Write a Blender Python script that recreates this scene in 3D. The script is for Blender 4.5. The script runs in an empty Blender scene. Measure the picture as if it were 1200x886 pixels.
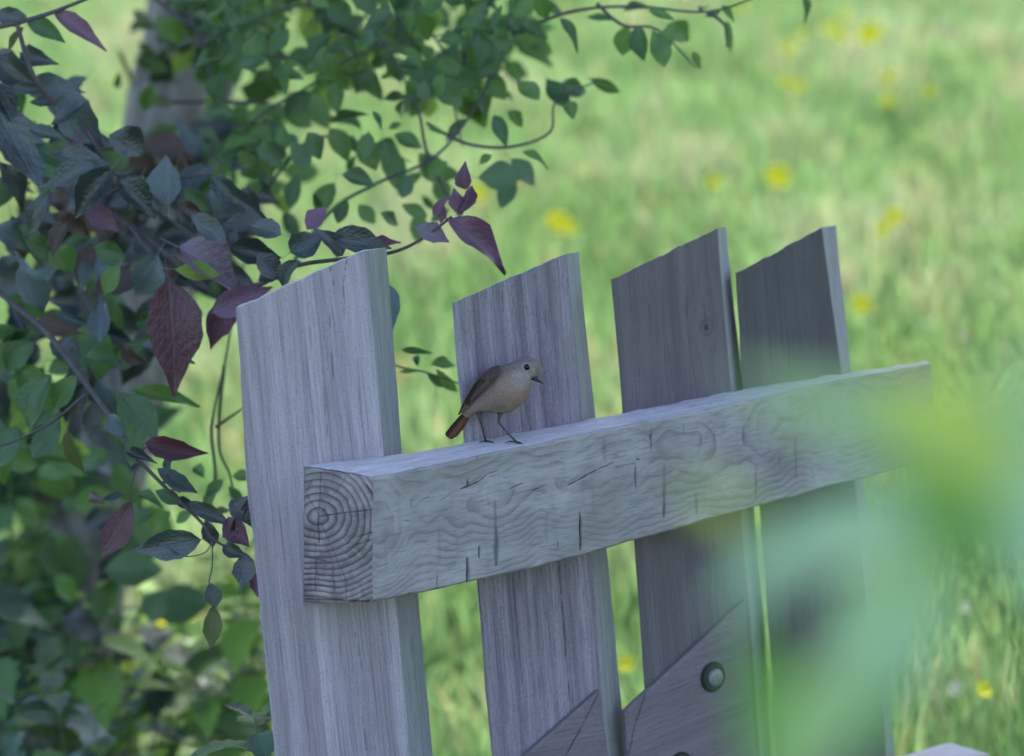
import bpy, bmesh, math, random
import numpy as np
from mathutils import Vector, Matrix, noise as mnoise

R = math.radians
S = bpy.context.scene
COL = S.collection
rnd = random.Random(7)
rng = np.random.default_rng(7)

# ------------------------------------------------------------------ camera
F = 2940.0                       # focal length in photo pixels (photo 1200 x 886)
CAM = Vector((0, 0, 1.62))
PITCH, ROLL = R(9.0), R(-5.0)
fwd = Vector((0, math.cos(PITCH), -math.sin(PITCH)))
r0 = Vector((1, 0, 0)); u0 = r0.cross(fwd)
cright = r0 * math.cos(ROLL) + u0 * math.sin(ROLL)
cup = -r0 * math.sin(ROLL) + u0 * math.cos(ROLL)
cd = bpy.data.cameras.new('camera')
cam = bpy.data.objects.new('camera', cd); COL.objects.link(cam); S.camera = cam
M = Matrix.Identity(4)
for i in range(3):
    M[i][0] = cright[i]; M[i][1] = cup[i]; M[i][2] = -fwd[i]; M[i][3] = CAM[i]
cam.matrix_world = M
cd.sensor_width = 36.0; cd.lens = 36.0 * F / 1200.0
cd.clip_start = 0.05; cd.clip_end = 2000
cd.dof.use_dof = True
cd.dof.focus_distance = 3.02
cd.dof.aperture_fstop = 2.7
cd.dof.aperture_blades = 0

# ------------------------------------------------------------------ light
SUN_EL, SUN_AZ = 50.0, 12.0      # azimuth from +Y towards +X: the sun stands beyond the meadow
w = bpy.data.worlds.new("World"); S.world = w; w.use_nodes = True
nt = w.node_tree; nt.nodes.clear()
sky = nt.nodes.new('ShaderNodeTexSky'); sky.sky_type = 'NISHITA'; sky.sun_disc = False
sky.sun_elevation = R(SUN_EL); sky.sun_rotation = R(SUN_AZ)
sky.air_density = 1.0; sky.dust_density = 2.5; sky.ozone_density = 1.0
bgn = nt.nodes.new('ShaderNodeBackground'); bgn.inputs[1].default_value = 0.13
wo = nt.nodes.new('ShaderNodeOutputWorld')
nt.links.new(sky.outputs[0], bgn.inputs[0]); nt.links.new(bgn.outputs[0], wo.inputs[0])
sl = bpy.data.lights.new('sun', 'SUN'); sl.energy = 3.2; sl.angle = R(0.6); sl.color = (1.0, 0.95, 0.87)
so = bpy.data.objects.new('sun', sl); COL.objects.link(so)
sd = Vector((math.sin(R(SUN_AZ)) * math.cos(R(SUN_EL)), math.cos(R(SUN_AZ)) * math.cos(R(SUN_EL)), math.sin(R(SUN_EL))))
so.rotation_euler = sd.to_track_quat('Z', 'Y').to_euler(); so.location = sd * 50
S.view_settings.view_transform = 'Standard'; S.view_settings.look = 'None'
S.view_settings.exposure = 2.16; S.view_settings.gamma = 1.0

# ------------------------------------------------------------------ geometry helpers
def ray(px, py):
    return (fwd + cright * ((px - 600) / F) + cup * ((443 - py) / F))
def at(px, py, d):
    """the point of the place seen at photo pixel px,py, d metres in front of the lens"""
    return CAM + ray(px, py) * d
def tag(o, label=None, cat=None, group=None, kind=None):
    if label: o['label'] = label
    if cat: o['category'] = cat
    if group: o['group'] = group
    if kind: o['kind'] = kind
    return o
def empty(name, loc, rz=0.0):
    o = bpy.data.objects.new(name, None); COL.objects.link(o)
    o.location = loc; o.rotation_euler = (0, 0, rz); o.empty_display_size = 0.05
    return o
def link(name, me, parent=None, mats=None, smooth=True):
    o = bpy.data.objects.new(name, me); COL.objects.link(o)
    if parent: o.parent = parent
    if mats is not None:
        for m in (mats if isinstance(mats, (list, tuple)) else [mats]): me.materials.append(m)
    if smooth and len(me.polygons): me.polygons.foreach_set('use_smooth', [True] * len(me.polygons))
    return o
def mesh(name, V, Fc):
    me = bpy.data.meshes.new(name); me.from_pydata([tuple(v) for v in V], [], [tuple(f) for f in Fc]); me.update()
    return me

# ------------------------------------------------------------------ material helpers
class NT:
    def __init__(s, name):
        s.m = bpy.data.materials.new(name); s.m.use_nodes = True
        s.t = s.m.node_tree; s.t.nodes.clear(); s.out = s.n('OutputMaterial')
    def n(s, t, **k):
        nd = s.t.nodes.new('ShaderNode' + t)
        for a, b in k.items(): setattr(nd, a, b)
        return nd
    def put(s, v, sock):
        if v is None: return
        if hasattr(v, 'links') or isinstance(v, bpy.types.NodeSocket): s.t.links.new(v, sock)
        else: sock.default_value = v
    def math(s, op, a, b=None, c=None, clamp=False):
        nd = s.n('Math', operation=op, use_clamp=clamp)
        s.put(a, nd.inputs[0])
        if b is not None: s.put(b, nd.inputs[1])
        if c is not None: s.put(c, nd.inputs[2])
        return nd.outputs[0]
    def vm(s, op, a, b=None, sc=None):
        nd = s.n('VectorMath', operation=op); s.put(a, nd.inputs[0])
        if b is not None: s.put(b, nd.inputs[1])
        if sc is not None: s.put(sc, nd.inputs['Scale'])
        return nd.outputs['Value'] if op in ('LENGTH', 'DOT_PRODUCT') else nd.outputs[0]
    def noise(s, vec, scale, detail=3, rough=.55, dist=0.0, out='Fac'):
        nd = s.n('TexNoise'); s.put(vec, nd.inputs['Vector']); nd.inputs['Scale'].default_value = scale
        nd.inputs['Detail'].default_value = detail; nd.inputs['Roughness'].default_value = rough
        nd.inputs['Distortion'].default_value = dist
        return nd.outputs[out]
    def ramp(s, f, stops, interp='LINEAR'):
        nd = s.n('ValToRGB'); nd.color_ramp.interpolation = interp
        e = nd.color_ramp.elements
        while len(e) < len(stops): e.new(0.5)
        for k, (p, c) in enumerate(stops):
            e[k].position = p; e[k].color = (c[0], c[1], c[2], 1) if not isinstance(c, (int, float)) else (c, c, c, 1)
        s.put(f, nd.inputs[0]); return nd.outputs[0]
    def mix(s, f, a, b, bt='MIX'):
        nd = s.n('Mix', data_type='RGBA', blend_type=bt)
        s.put(f, nd.inputs[0])
        s.put((*a, 1) if isinstance(a, tuple) and len(a) == 3 else a, nd.inputs[6])
        s.put((*b, 1) if isinstance(b, tuple) and len(b) == 3 else b, nd.inputs[7])
        return nd.outputs[2]
    def sep(s, v):
        nd = s.n('SeparateXYZ'); s.put(v, nd.inputs[0]); return nd.outputs
    def comb(s, x, y, z):
        nd = s.n('CombineXYZ'); s.put(x, nd.inputs[0]); s.put(y, nd.inputs[1]); s.put(z, nd.inputs[2]); return nd.outputs[0]
    def attr(s, name, out='Vector'):
        nd = s.n('Attribute', attribute_name=name); return nd.outputs[out]
    def obj(s): return s.n('TexCoord').outputs['Object']
    def rand(s): return s.n('ObjectInfo').outputs['Random']
    def bump(s, h, strength=.3, dist=.002):
        nd = s.n('Bump'); nd.inputs['Strength'].default_value = strength; nd.inputs['Distance'].default_value = dist
        s.put(h, nd.inputs['Height']); return nd.outputs[0]
    def bsdf(s, col, rough=.8, nrm=None, spec=.3, metal=0.0):
        nd = s.n('BsdfPrincipled')
        s.put((*col, 1) if isinstance(col, tuple) and len(col) == 3 else col, nd.inputs['Base Color'])
        s.put(rough, nd.inputs['Roughness']); nd.inputs['Metallic'].default_value = metal
        nd.inputs['Specular IOR Level'].default_value = spec
        if nrm is not None: s.put(nrm, nd.inputs['Normal'])
        return nd.outputs[0]
    def done(s, sh): s.t.links.new(sh, s.out.inputs[0]); return s.m

def simple(name, col, rough=.7, spec=.3, metal=0.0, var=.12, scale=40):
    t = NT(name); o = t.obj(); nz = t.noise(o, scale, 3)
    c = t.mix(nz, tuple(x * (1 - var) for x in col), tuple(min(1, x * (1 + var)) for x in col))
    return t.done(t.bsdf(c, rough, t.bump(nz, .15, .001), spec, metal))

def leaf_mat(name, col, col2, rough=.42, spec=.5, trans=.25, tcol=None, vein=.5, varhue=.0):
    t = NT(name); o = t.obj(); x, y, z = t.sep(o)
    rv = t.rand()
    patch = t.noise(t.vm('ADD', o, t.comb(t.math('MULTIPLY', rv, 40), 0, 0)), 3.0, 3)
    c = t.mix(t.math('MULTIPLY_ADD', rv, .7, t.math('MULTIPLY', patch, .3)), col, col2)
    ax = t.math('ABSOLUTE', x)
    # side veins: slanted stripes each side of the midrib
    st = t.math('SINE', t.math('MULTIPLY', t.math('SUBTRACT', y, t.math('MULTIPLY', ax, .55)), 52))
    stv = t.math('MULTIPLY', t.math('SUBTRACT', st, .75, clamp=True), 2.2, clamp=True)
    mid = t.math('SUBTRACT', 1, t.math('MULTIPLY', ax, 34), clamp=True)
    v = t.math('MULTIPLY', t.math('MAXIMUM', mid, t.math('MULTIPLY', stv, .6)), vein)
    c2 = t.mix(v, c, t.mix(.5, c, (min(1, col2[0] * 2 + .03), min(1, col2[1] * 2 + .03), min(1, col2[2] * 1.8 + .03))))
    blot = t.ramp(t.noise(o, 9, 4), [(.62, 0.), (.78, .45)])
    c2 = t.mix(blot, c2, (.09, .055, .045))
    h = t.math('ADD', t.math('MULTIPLY', v, -1), t.math('MULTIPLY', t.noise(o, 14, 2), .8))
    nr = t.bump(h, .28, .02)
    p = t.bsdf(c2, rough, nr, spec)
    tr = t.n('BsdfTranslucent'); tc = tcol or tuple(min(1, a * 1.6) for a in col2)
    t.put(t.mix(.7, c2, tc), tr.inputs[0])
    mx = t.n('MixShader'); mx.inputs[0].default_value = trans
    t.t.links.new(p, mx.inputs[1]); t.t.links.new(tr.outputs[0], mx.inputs[2])
    return t.done(mx.outputs[0])

def wood_mat(name, c_lo, c_hi, c_dark, streak=1.0, algae=.25, fine=1.0, brown=.2):
    """weathered board, grain along local Z; uses 'gc' (grain coordinate) and 'crack' attributes"""
    t = NT(name); g = t.attr('gc'); rv = t.rand()
    off = t.comb(t.math('MULTIPLY', rv, 17.0), t.math('MULTIPLY', rv, 5.0), t.math('MULTIPLY', rv, 9.0))
    g2 = t.vm('ADD', g, off)
    a = t.noise(t.vm('MULTIPLY', g2, (55, 55, 1.3)), 1.0, 2, .5, .25)      # broad grain bands
    b = t.noise(t.vm('MULTIPLY', g2, (260, 200, 4.0)), 1.0, 3, .6)         # fibres
    c = t.noise(t.vm('MULTIPLY', g2, (900, 600, 22.0)), 1.0, 2, .6)        # hair-fine checks
    bl = t.noise(t.vm('MULTIPLY', g2, (9, 9, 3.0)), 1.0, 3, .6)            # patches
    wv = t.math('SINE', t.math('ADD', t.math('MULTIPLY', t.sep(t.vm('ADD', g2, t.vm('SCALE', t.noise(t.vm('MULTIPLY', g2, (6, 6, 1.2)), 1, 2, out='Color'), sc=.06)))[0], 520), 0))
    ring = t.ramp(t.math('MULTIPLY_ADD', wv, .5, .5), [(0, .35), (.55, .55), (.85, .62), (1.0, .3)])
    s = t.math('ADD', t.math('MULTIPLY', a, .66), t.math('ADD', t.math('MULTIPLY', b, .20), t.math('MULTIPLY', ring, .14)))
    f = t.math('MULTIPLY_ADD', t.math('SUBTRACT', s, .5), 2.6 * streak, .5, clamp=True)
    col = t.mix(f, c_lo, c_hi)
    col = t.mix(t.math('MULTIPLY', t.ramp(c, [(.38, 1.), (.5, 0.)]), .5 * fine), col, c_dark)
    col = t.mix(t.math('MULTIPLY', t.ramp(b, [(.27, 1.), (.42, 0.)]), .55 * streak), col, c_dark)
    col = t.mix(t.math('MULTIPLY', t.ramp(b, [(.62, 0.), (.75, 1.)]), .4 * streak), col, tuple(min(1, v * 1.3) for v in c_hi))
    col = t.mix(t.math('MULTIPLY', t.ramp(bl, [(.45, 0.), (.7, 1.)]), brown), col, (c_lo[0] * .95, c_lo[1] * .78, c_lo[2] * .7))
    sp = t.noise(t.vm('MULTIPLY', g2, (420, 420, 300)), 1.0, 3, .7)
    col = t.mix(t.ramp(sp, [(.34, .45), (.45, 0.), (.6, 0.), (.7, .25)]), col, t.mix(t.ramp(sp, [(.5, 0.), (.51, 1.)]), c_dark, tuple(min(1, v * 1.25) for v in c_hi)))
    bl2 = t.noise(t.vm('MULTIPLY', g2, (14, 14, 6.0)), 1.0, 4, .65)
    col = t.mix(t.math('MULTIPLY', t.ramp(bl2, [(.5, 0.), (.72, 1.)]), algae), col, (.16, .2, .14))
    ck = t.attr('crack', 'Fac')
    col = t.mix(ck, col, (.018, .017, .02))
    h = t.math('ADD', t.math('MULTIPLY', f, .6), t.math('ADD', t.math('MULTIPLY', b, .7), t.math('MULTIPLY', c, .35)))
    return t.done(t.bsdf(col, .86, t.bump(h, .55, .0012), .2))

def rail_mat(name, pith, end=False):
    """log-cut rail: rings round a pith that wanders along local X"""
    t = NT(name); g = t.attr('gc'); x, y, z = t.sep(g)
    lf = t.noise(t.vm('MULTIPLY', g, (7.0, 5.0, 5.0)), 1.0, 2, .5, .0, 'Color')
    lf2 = t.noise(t.vm('MULTIPLY', g, (34.0, 26.0, 26.0)), 1.0, 2, .5, .0, 'Color')
    d = t.vm('SCALE', t.vm('SUBTRACT', lf, (.5, .5, .5)), sc=.034 if end else .075)
    d2 = t.vm('SCALE', t.vm('SUBTRACT', lf2, (.5, .5, .5)), sc=.004 if end else .0045)
    p = t.vm('ADD', t.vm('ADD', g, d), d2)
    q = t.vm('MULTIPLY', t.vm('SUBTRACT', p, (0, pith[0], pith[1])), (0, 1, 1))
    r = t.vm('LENGTH', q)
    if end:
        rr = t.math('POWER', t.math('MULTIPLY', r, 10.0), 1.25)             # rings close up outwards
        ph = t.math('FRACT', t.math('MULTIPLY', rr, 13.5))
    else:
        ph = t.math('FRACT', t.math('MULTIPLY', r, 165.0))
    late = t.ramp(ph, [(0, .0), (.45, .12), (.82, .75), (.93, 1.), (1., .0)])
    fib = t.noise(t.vm('MULTIPLY', g, (40, 400, 400) if not end else (60, 500, 500)), 1.0, 3, .6)
    pa = t.noise(t.vm('MULTIPLY', g, (12, 25, 25)), 1.0, 4, .6)
    bigp = t.noise(t.vm('MULTIPLY', g, (5, 9, 9)), 1.0, 3, .6)
    ck = t.attr('crack', 'Fac'); st = t.attr('stain', 'Fac')
    if not end:
        col = t.mix(late, (.30, .268, .285), (.185, .165, .18))
        col = t.mix(t.ramp(pa, [(.45, 0.), (.6, .75)]), col, (.37, .345, .37))
        col = t.mix(t.ramp(bigp, [(.45, 0.), (.68, .5)]), col, (.165, .16, .135))
        col = t.mix(t.ramp(fib, [(.34, .5), (.5, 0.)]), col, (.13, .14, .15))
        up = t.ramp(t.math('MULTIPLY', z, 6.5), [(.72, 0.), (1., .35)])
        col = t.mix(up, col, (.20, .19, .165))
        vs = t.noise(t.vm('MULTIPLY', g, (70, 70, 6)), 1.0, 3, .6)
        col = t.mix(t.ramp(vs, [(.6, 0.), (.75, .3)]), col, (.13, .14, .165))
    else:
        base = t.mix(t.ramp(pa, [(.38, 0.), (.62, 1.)]), (.19, .16, .17), (.37, .32, .33))
        ang = t.n('Math', operation='ARCTAN2'); t.put(t.sep(q)[2], ang.inputs[0]); t.put(t.sep(q)[1], ang.inputs[1])
        rad = t.noise(t.comb(t.math('MULTIPLY', ang.outputs[0], 14.0), t.math('MULTIPLY', r, 45), 3), 1.0, 3, .7)
        col = t.mix(t.ramp(rad, [(.28, .9), (.46, 0.), (.62, 0.), (.74, .7)]), base, (.36, .34, .36))
        col = t.mix(t.math('MULTIPLY', late, t.ramp(bigp, [(.3, .6), (.6, .95)])), col, (.045, .034, .042))
        dk = t.ramp(t.noise(t.vm('MULTIPLY', g, (20, 30, 22)), 1.0, 3, .6), [(.5, 0.), (.66, .6)])
        col = t.mix(dk, col, (.09, .065, .085))
    col = t.mix(st, col, (.055, .06, .09))
    col = t.mix(ck, col, (.014, .013, .015))
    h = t.math('ADD', t.math('MULTIPLY', late, -.9 if end else -.07), t.math('MULTIPLY', fib, .8))
    return t.done(t.bsdf(col, .85, t.bump(h, .7 if end else .32, .0015), .22))

def top_mat(name):
    t = NT(name); g = t.attr('gc')
    a = t.noise(t.vm('MULTIPLY', g, (18, 160, 160)), 1.0, 4, .65)
    b = t.noise(t.vm('MULTIPLY', g, (130, 300, 300)), 1.0, 3, .6)
    col = t.mix(t.ramp(a, [(.3, 0.), (.7, 1.)]), (.36, .34, .37), (.56, .54, .59))
    col = t.mix(t.ramp(b, [(.3, .5), (.45, 0.)]), col, (.27, .27, .275))
    col = t.mix(t.attr('crack', 'Fac'), col, (.03, .03, .03))
    return t.done(t.bsdf(col, .9, t.bump(t.math('ADD', a, b), .6, .002), .2))

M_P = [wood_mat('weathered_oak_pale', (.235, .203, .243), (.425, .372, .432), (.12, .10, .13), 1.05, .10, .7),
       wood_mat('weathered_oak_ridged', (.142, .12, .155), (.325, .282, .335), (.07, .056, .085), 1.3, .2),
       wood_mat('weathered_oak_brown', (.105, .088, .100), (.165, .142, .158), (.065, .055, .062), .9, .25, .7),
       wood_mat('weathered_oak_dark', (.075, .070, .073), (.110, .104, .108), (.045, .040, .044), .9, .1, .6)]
M_BEV = [wood_mat('bevel_wood_dark', (.17, .18, .19), (.27, .28, .31), (.09, .09, .10), .9, .35),  # first picket's bevel, the darkest of the four
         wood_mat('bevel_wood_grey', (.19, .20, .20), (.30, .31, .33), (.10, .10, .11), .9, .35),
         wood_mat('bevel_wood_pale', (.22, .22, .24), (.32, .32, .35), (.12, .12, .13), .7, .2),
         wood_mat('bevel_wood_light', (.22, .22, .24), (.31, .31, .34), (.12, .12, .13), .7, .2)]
M_BRACE = wood_mat('brace_wood', (.14, .115, .13), (.215, .18, .205), (.07, .065, .075), .75, .15)
M_TOP = top_mat('rail_top_wood')

# ================================================================== GATE
YAW = R(34.0)
ex = Vector((math.cos(YAW), math.sin(YAW), 0)); ey = Vector((-math.sin(YAW), math.cos(YAW), 0))
O = at(437, 706, 2.90)
T = 0.075
def loc(px, py, Y=0.0):
    """photo pixel -> gate-local (X, Z) on the plane Y behind the rail's front"""
    d = ray(px, py); P0 = O + ey * Y
    k = (P0 - CAM).dot(ey) / d.dot(ey)
    q = CAM + d * k - O
    return (q.dot(ex), q.z)
def gl(px, py, Y=0.0):
    x, z = loc(px, py, Y); return (x, Y, z)
gate = empty('wooden_gate', O, YAW)
tag(gate, 'weathered grey wooden picket gate with a thick top rail and slant-cut picket tops', 'gate')
GZ = -O.z     # ground level in gate coordinates

def segdist(X, Z, a, b):
    ax, az = a; bx, bz = b
    dx, dz = bx - ax, bz - az; L2 = dx * dx + dz * dz + 1e-12
    t = np.clip(((X - ax) * dx + (Z - az) * dz) / L2, 0, 1)
    return np.hypot(X - ax - t * dx, Z - az - t * dz), t
def fbm(X, Z, s, seed=0, oct=3):
    out = np.zeros(X.size); xf = X.ravel(); zf = Z.ravel()
    for i in range(X.size):
        out[i] = mnoise.fractal(Vector((xf[i] * s, zf[i] * s, seed * 7.3)), 1.0, 2.0, oct)
    return out.reshape(X.shape)

def add_attrs(me, gc, crack, stain=None):
    a = me.attributes.new('gc', 'FLOAT_VECTOR', 'POINT'); a.data.foreach_set('vector', np.asarray(gc, np.float32).ravel())
    c = me.attributes.new('crack', 'FLOAT', 'POINT'); c.data.foreach_set('value', np.asarray(crack, np.float32).ravel())
    c = me.attributes.new('stain', 'FLOAT', 'POINT'); c.data.foreach_set('value', np.asarray(stain if stain is not None else np.zeros(len(crack)), np.float32).ravel())

class Patches:
    """several surface grids joined as one mesh"""
    def __init__(s): s.V = []; s.F = []; s.gc = []; s.ck = []; s.st = []; s.mi = []; s.n = 0
    def grid(s, P, mat, ck=None, st=None, gc=None, flip=False):
        nr, nc = P.shape[:2]
        s.V.append(P.reshape(-1, 3)); s.gc.append((P if gc is None else gc).reshape(-1, 3))
        s.ck.append((np.zeros((nr, nc)) if ck is None else ck).ravel()); s.st.append((np.zeros((nr, nc)) if st is None else st).ravel())
        idx = np.arange(nr * nc).reshape(nr, nc) + s.n
        a, b, c, d = idx[:-1, :-1], idx[:-1, 1:], idx[1:, 1:], idx[1:, :-1]
        q = np.stack([a, b, c, d] if not flip else [a, d, c, b], -1).reshape(-1, 4)
        s.F.append(q); s.mi.append(np.full(len(q), mat)); s.n += nr * nc
    def build(s, name, mats, parent):
        V = np.concatenate(s.V); Fq = np.concatenate(s.F)
        me = bpy.data.meshes.new(name)
        me.vertices.add(len(V)); me.vertices.foreach_set('co', V.astype(np.float32).ravel())
        me.loops.add(Fq.size); me.loops.foreach_set('vertex_index', Fq.astype(np.int32).ravel())
        me.polygons.add(len(Fq)); me.polygons.foreach_set('loop_start', np.arange(0, Fq.size, 4, dtype=np.int32))
        me.update(calc_edges=True)
        for m in mats: me.materials.append(m)
        me.polygons.foreach_set('material_index', np.concatenate(s.mi).astype(np.int32))
        add_attrs(me, np.concatenate(s.gc), np.concatenate(s.ck), np.concatenate(s.st))
        me.polygons.foreach_set('use_smooth', [True] * len(Fq)); me.update()
        o = bpy.data.objects.new(name, me); COL.objects.link(o); o.parent = parent
        return o

# ---- the top rail -------------------------------------------------
TL, TR = loc(437, 560), loc(1091, 427)
BL = loc(437, 706); BR = loc(1091, 541)
bTL, bTR = loc(357, 546, T), loc(1085, 423, T)
bBL = loc(356, 707, T)
topx = [loc(*p) for p in ((437, 560), (600, 526), (720, 501), (858, 473), (960, 451), (1091, 427))]
botx = [loc(*p) for p in ((437, 706), (500, 694), (600, 672), (720, 641), (858, 602), (1010, 561), (1091, 540))]
bkx = [loc(*p, T) for p in ((357, 546), (470, 533), (600, 509), (730, 484), (860, 459), (1000, 436), (1088, 423))]
ipl = lambda pts, x: np.interp(x, [p[0] for p in pts], [p[1] for p in pts])
NX, NZ = 860, 176
u = np.linspace(0, 1, NX); v = np.linspace(0, 1, NZ)
fx = BL[0] + (TR[0] - BL[0]) * u
zt = ipl(topx, fx); zb = ipl(botx, fx)
zt = zt + np.array([mnoise.fractal(Vector((x * 22, 1.7, 0)), 1, 2, 4) * .0014 for x in fx])
zb = zb + np.array([mnoise.fractal(Vector((x * 16, 9.7, 0)), 1, 2, 4) * .0016 for x in fx])
X = fx[None, :] + (TL[0] - BL[0]) * v[:, None] * np.clip(1 - u * 4, 0, 1)[None, :] ** 2; Z = zb[None, :] + (zt - zb)[None, :] * v[:, None]
def marks(X, Z, segs, Y=0.0):
    ck = np.zeros(X.shape)
    for s in segs:
        (x0, y0, x1, y1, wd) = s[:5]; amt = s[5] if len(s) > 5 else 1.0
        a = loc(x0, y0, Y); b = loc(x1, y1, Y)
        if min(x0, x1) > 735 and abs(x0 - x1) < 3: amt *= .72
        d, t = segdist(X + .00035 * np.sin(Z * 210 + X * 300), Z, a, b)
        wloc = wd * .00042 * (.35 + .65 * np.sin(np.pi * np.clip(t, .03, .97)) ** .6) * 1.1
        ck = np.maximum(ck, amt * np.clip(1.35 - d / wloc, 0, 1))
    return ck
cracks = [(540, 573, 553, 568, 2.0), (553, 568, 562, 564, 1.8), (562, 564, 571, 556, 1.6, .8), (571, 556, 583, 552, 1.5, .7), (547, 562, 548, 571, 2.0),
          (490, 590, 503, 582, 1.2, .5), (515, 588, 528, 579, 1.3, .5), (473, 610, 480, 611, 1.4, .5), (482, 585, 482, 596, 1.4, .4),
          (548, 653, 548, 686, 2.6, .85), (562, 640, 562, 655, 2.2, .95), (512, 673, 512, 692, 1.8, .6),
          (598, 573, 612, 567, 1.6, .8), (624, 575, 631, 572, 1.8, .8), (631, 572, 639, 568, 1.4, .6),
          (665, 569, 678, 563, 1.8, .85), (678, 563, 690, 556, 2.0, .9), (690, 556, 700, 551, 1.8, .85), (700, 551, 719, 542, 1.6, .7), (720, 548, 742, 543, 1.2, .4),
          (679, 600, 680, 645, 2.8, .9), (744, 546, 744, 571, 2.6, .7), (763, 509, 763, 516, 4.5, .95), (763, 516, 763, 526, 1.8, .6), (745, 538, 750, 539, 2.2, .6),
          (779, 566, 778, 592, 2.6, .55), (778, 588, 778, 606, 5.0, .75), (654, 634, 654, 643, 1.8, .6),
          (816, 584, 817, 600, 4.0, .45), (560, 532, 560, 540, 2.0, .4), (871, 500, 872, 523, 2.4, .5), (838, 505, 838, 520, 2, .4),
          (886, 556, 886, 580, 2.4, .5), (912, 528, 913, 548, 2, .4), (932, 515, 932, 560, 1.8, .4), (800, 497, 801, 512, 2.5, .35)]
stains = [(580, 586, 580, 625, 5.0, .45), (581, 618, 581, 662, 8.5, .75), (549, 655, 549, 684, 7.5, .5), (680, 604, 680, 645, 5, .5),
          (744, 546, 745, 572, 5, .5), (779, 545, 778, 606, 8, .5), (816, 578, 817, 603, 8, .45), (764, 500, 763, 530, 5, .35), (707, 515, 709, 540, 7, .3),
          (515, 620, 515, 660, 6, .18), (640, 600, 641, 640, 6, .15), (886, 545, 886, 585, 7, .35), (932, 500, 933, 560, 6, .3)]
ck = marks(X, Z, cracks); st = marks(X, Z, stains)
rr = np.minimum(np.minimum((zt - zb)[None, :] * v[:, None], (zt - zb)[None, :] * (1 - v)[:, None]), .5)
rnd_e = .0035 * np.clip(1 - rr / .0035, 0, 1) ** 2
Yf = rnd_e + .0022 * ck + .0008 * np.sin(X * 55 + Z * 30) 
P = np.stack([X, Yf, Z], -1)
rail = Patches()
rail.grid(P, 0, ck, st)
# top surface
NT_ = 40
tv = np.linspace(0, 1, NT_)
bx = bTL[0] + (bTR[0] - bTL[0]) * u; bz = ipl(bkx, bx)
bz = bz + np.array([mnoise.fractal(Vector((x * 26, 5.7, 0)), 1, 2, 4) * .002 for x in bx])
fxt = X[-1]; XT = fxt[None, :] + (bx - fxt)[None, :] * tv[:, None]; ZT = zt[None, :] + (bz - zt)[None, :] * tv[:, None]
YT = rnd_e[-1][None, :] + (T - .0035) * tv[:, None]
XT = np.broadcast_to(XT, YT.shape) if XT.shape != YT.shape else XT
hump = np.sin(np.pi * tv)[:, None] * .0012
nzt = np.array([[mnoise.fractal(Vector((XT[i, j] * 30, YT[i, j] * 120, 3)), 1, 2, 3) for j in range(NX)] for i in range(NT_)])
nzt *= np.sin(np.pi * tv)[:, None]
ZT = ZT + hump + nzt * .0009
rail.grid(np.stack([XT, np.broadcast_to(YT, XT.shape), ZT], -1), 2)
# end face (sawn at a slant)
NE = 110
ev = np.linspace(0, 1, NE)
zbl = bBL[1]; ztl = bz[0]
xbk = bBL[0] + (bx[0] - bBL[0]) * v[:, None]; XE = xbk + (X[:, 0][:, None] - xbk) * ev[None, :]
YE = T + (Yf[:, 0][:, None] - T) * ev[None, :]
ZE0 = zbl + (zb[0] - zbl) * ev; ZE1 = ztl + (zt[0] - ztl) * ev
ZE = ZE0[None, :] + (ZE1 - ZE0)[None, :] * v[:, None]
pith = (T * .82, zb[0] + (zt[0] - zb[0]) * .66)
# end cracks given in face fractions (0 back .. 1 front, 0 bottom .. 1 top)
eck = np.zeros(XE.shape)
FU = np.broadcast_to(ev[None, :], XE.shape) * .08; FV = np.broadcast_to(v[:, None], XE.shape) * .15
for (a0, b0, a1, b1, wd, am) in [(.2, .66, .24, .97, .0006, .8), (.2, .66, .21, .45, .0009, .9), (.22, .645, .98, .74, .0006, .7), (.25, .67, .62, .98, .0004, .5), (.2, .66, .02, .8, .0005, .5),
                                 (.24, .6, .6, .2, .0004, .5), (.16, .44, .17, .25, .0006, .5), (.17, .3, .16, .1, .0007, .6), (.42, .28, .44, .08, .0006, .5), (.6, .2, .62, .02, .0006, .5),
                                 (.62, .42, .98, .5, .0006, .6), (.8, .52, .99, .56, .0007, .7), (.02, .03, .95, .01, .0012, .7), (.0, .35, .4, .3, .0005, .7), (.0, .22, .3, .2, .0006, .6), (.0, .14, .5, .12, .0005, .6),
                                 (.9, .93, 1., .86, .001, .7), (.02, .82, .1, .9, .0005, .5)]:
    d, t_ = segdist(FU, FV, (a0 * .08, b0 * .15), (a1 * .08, b1 * .15))
    eck = np.maximum(eck, am * np.clip(1.3 - d / wd, 0, 1))
nE = np.array([[mnoise.fractal(Vector((YE[i, j] * 60, ZE[i, j] * 90, 8)), 1, 2, 3) for j in range(NE)] for i in range(NZ)])
edge = np.minimum(np.minimum(ev, 1 - ev)[None, :], np.minimum(v, 1 - v)[:, None]); em = np.clip(edge * 25, 0, 1)
XE = XE + (eck * .003 + nE * .0012) * em
rail.grid(np.stack([XE, YE, ZE], -1), 1, eck)
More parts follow.
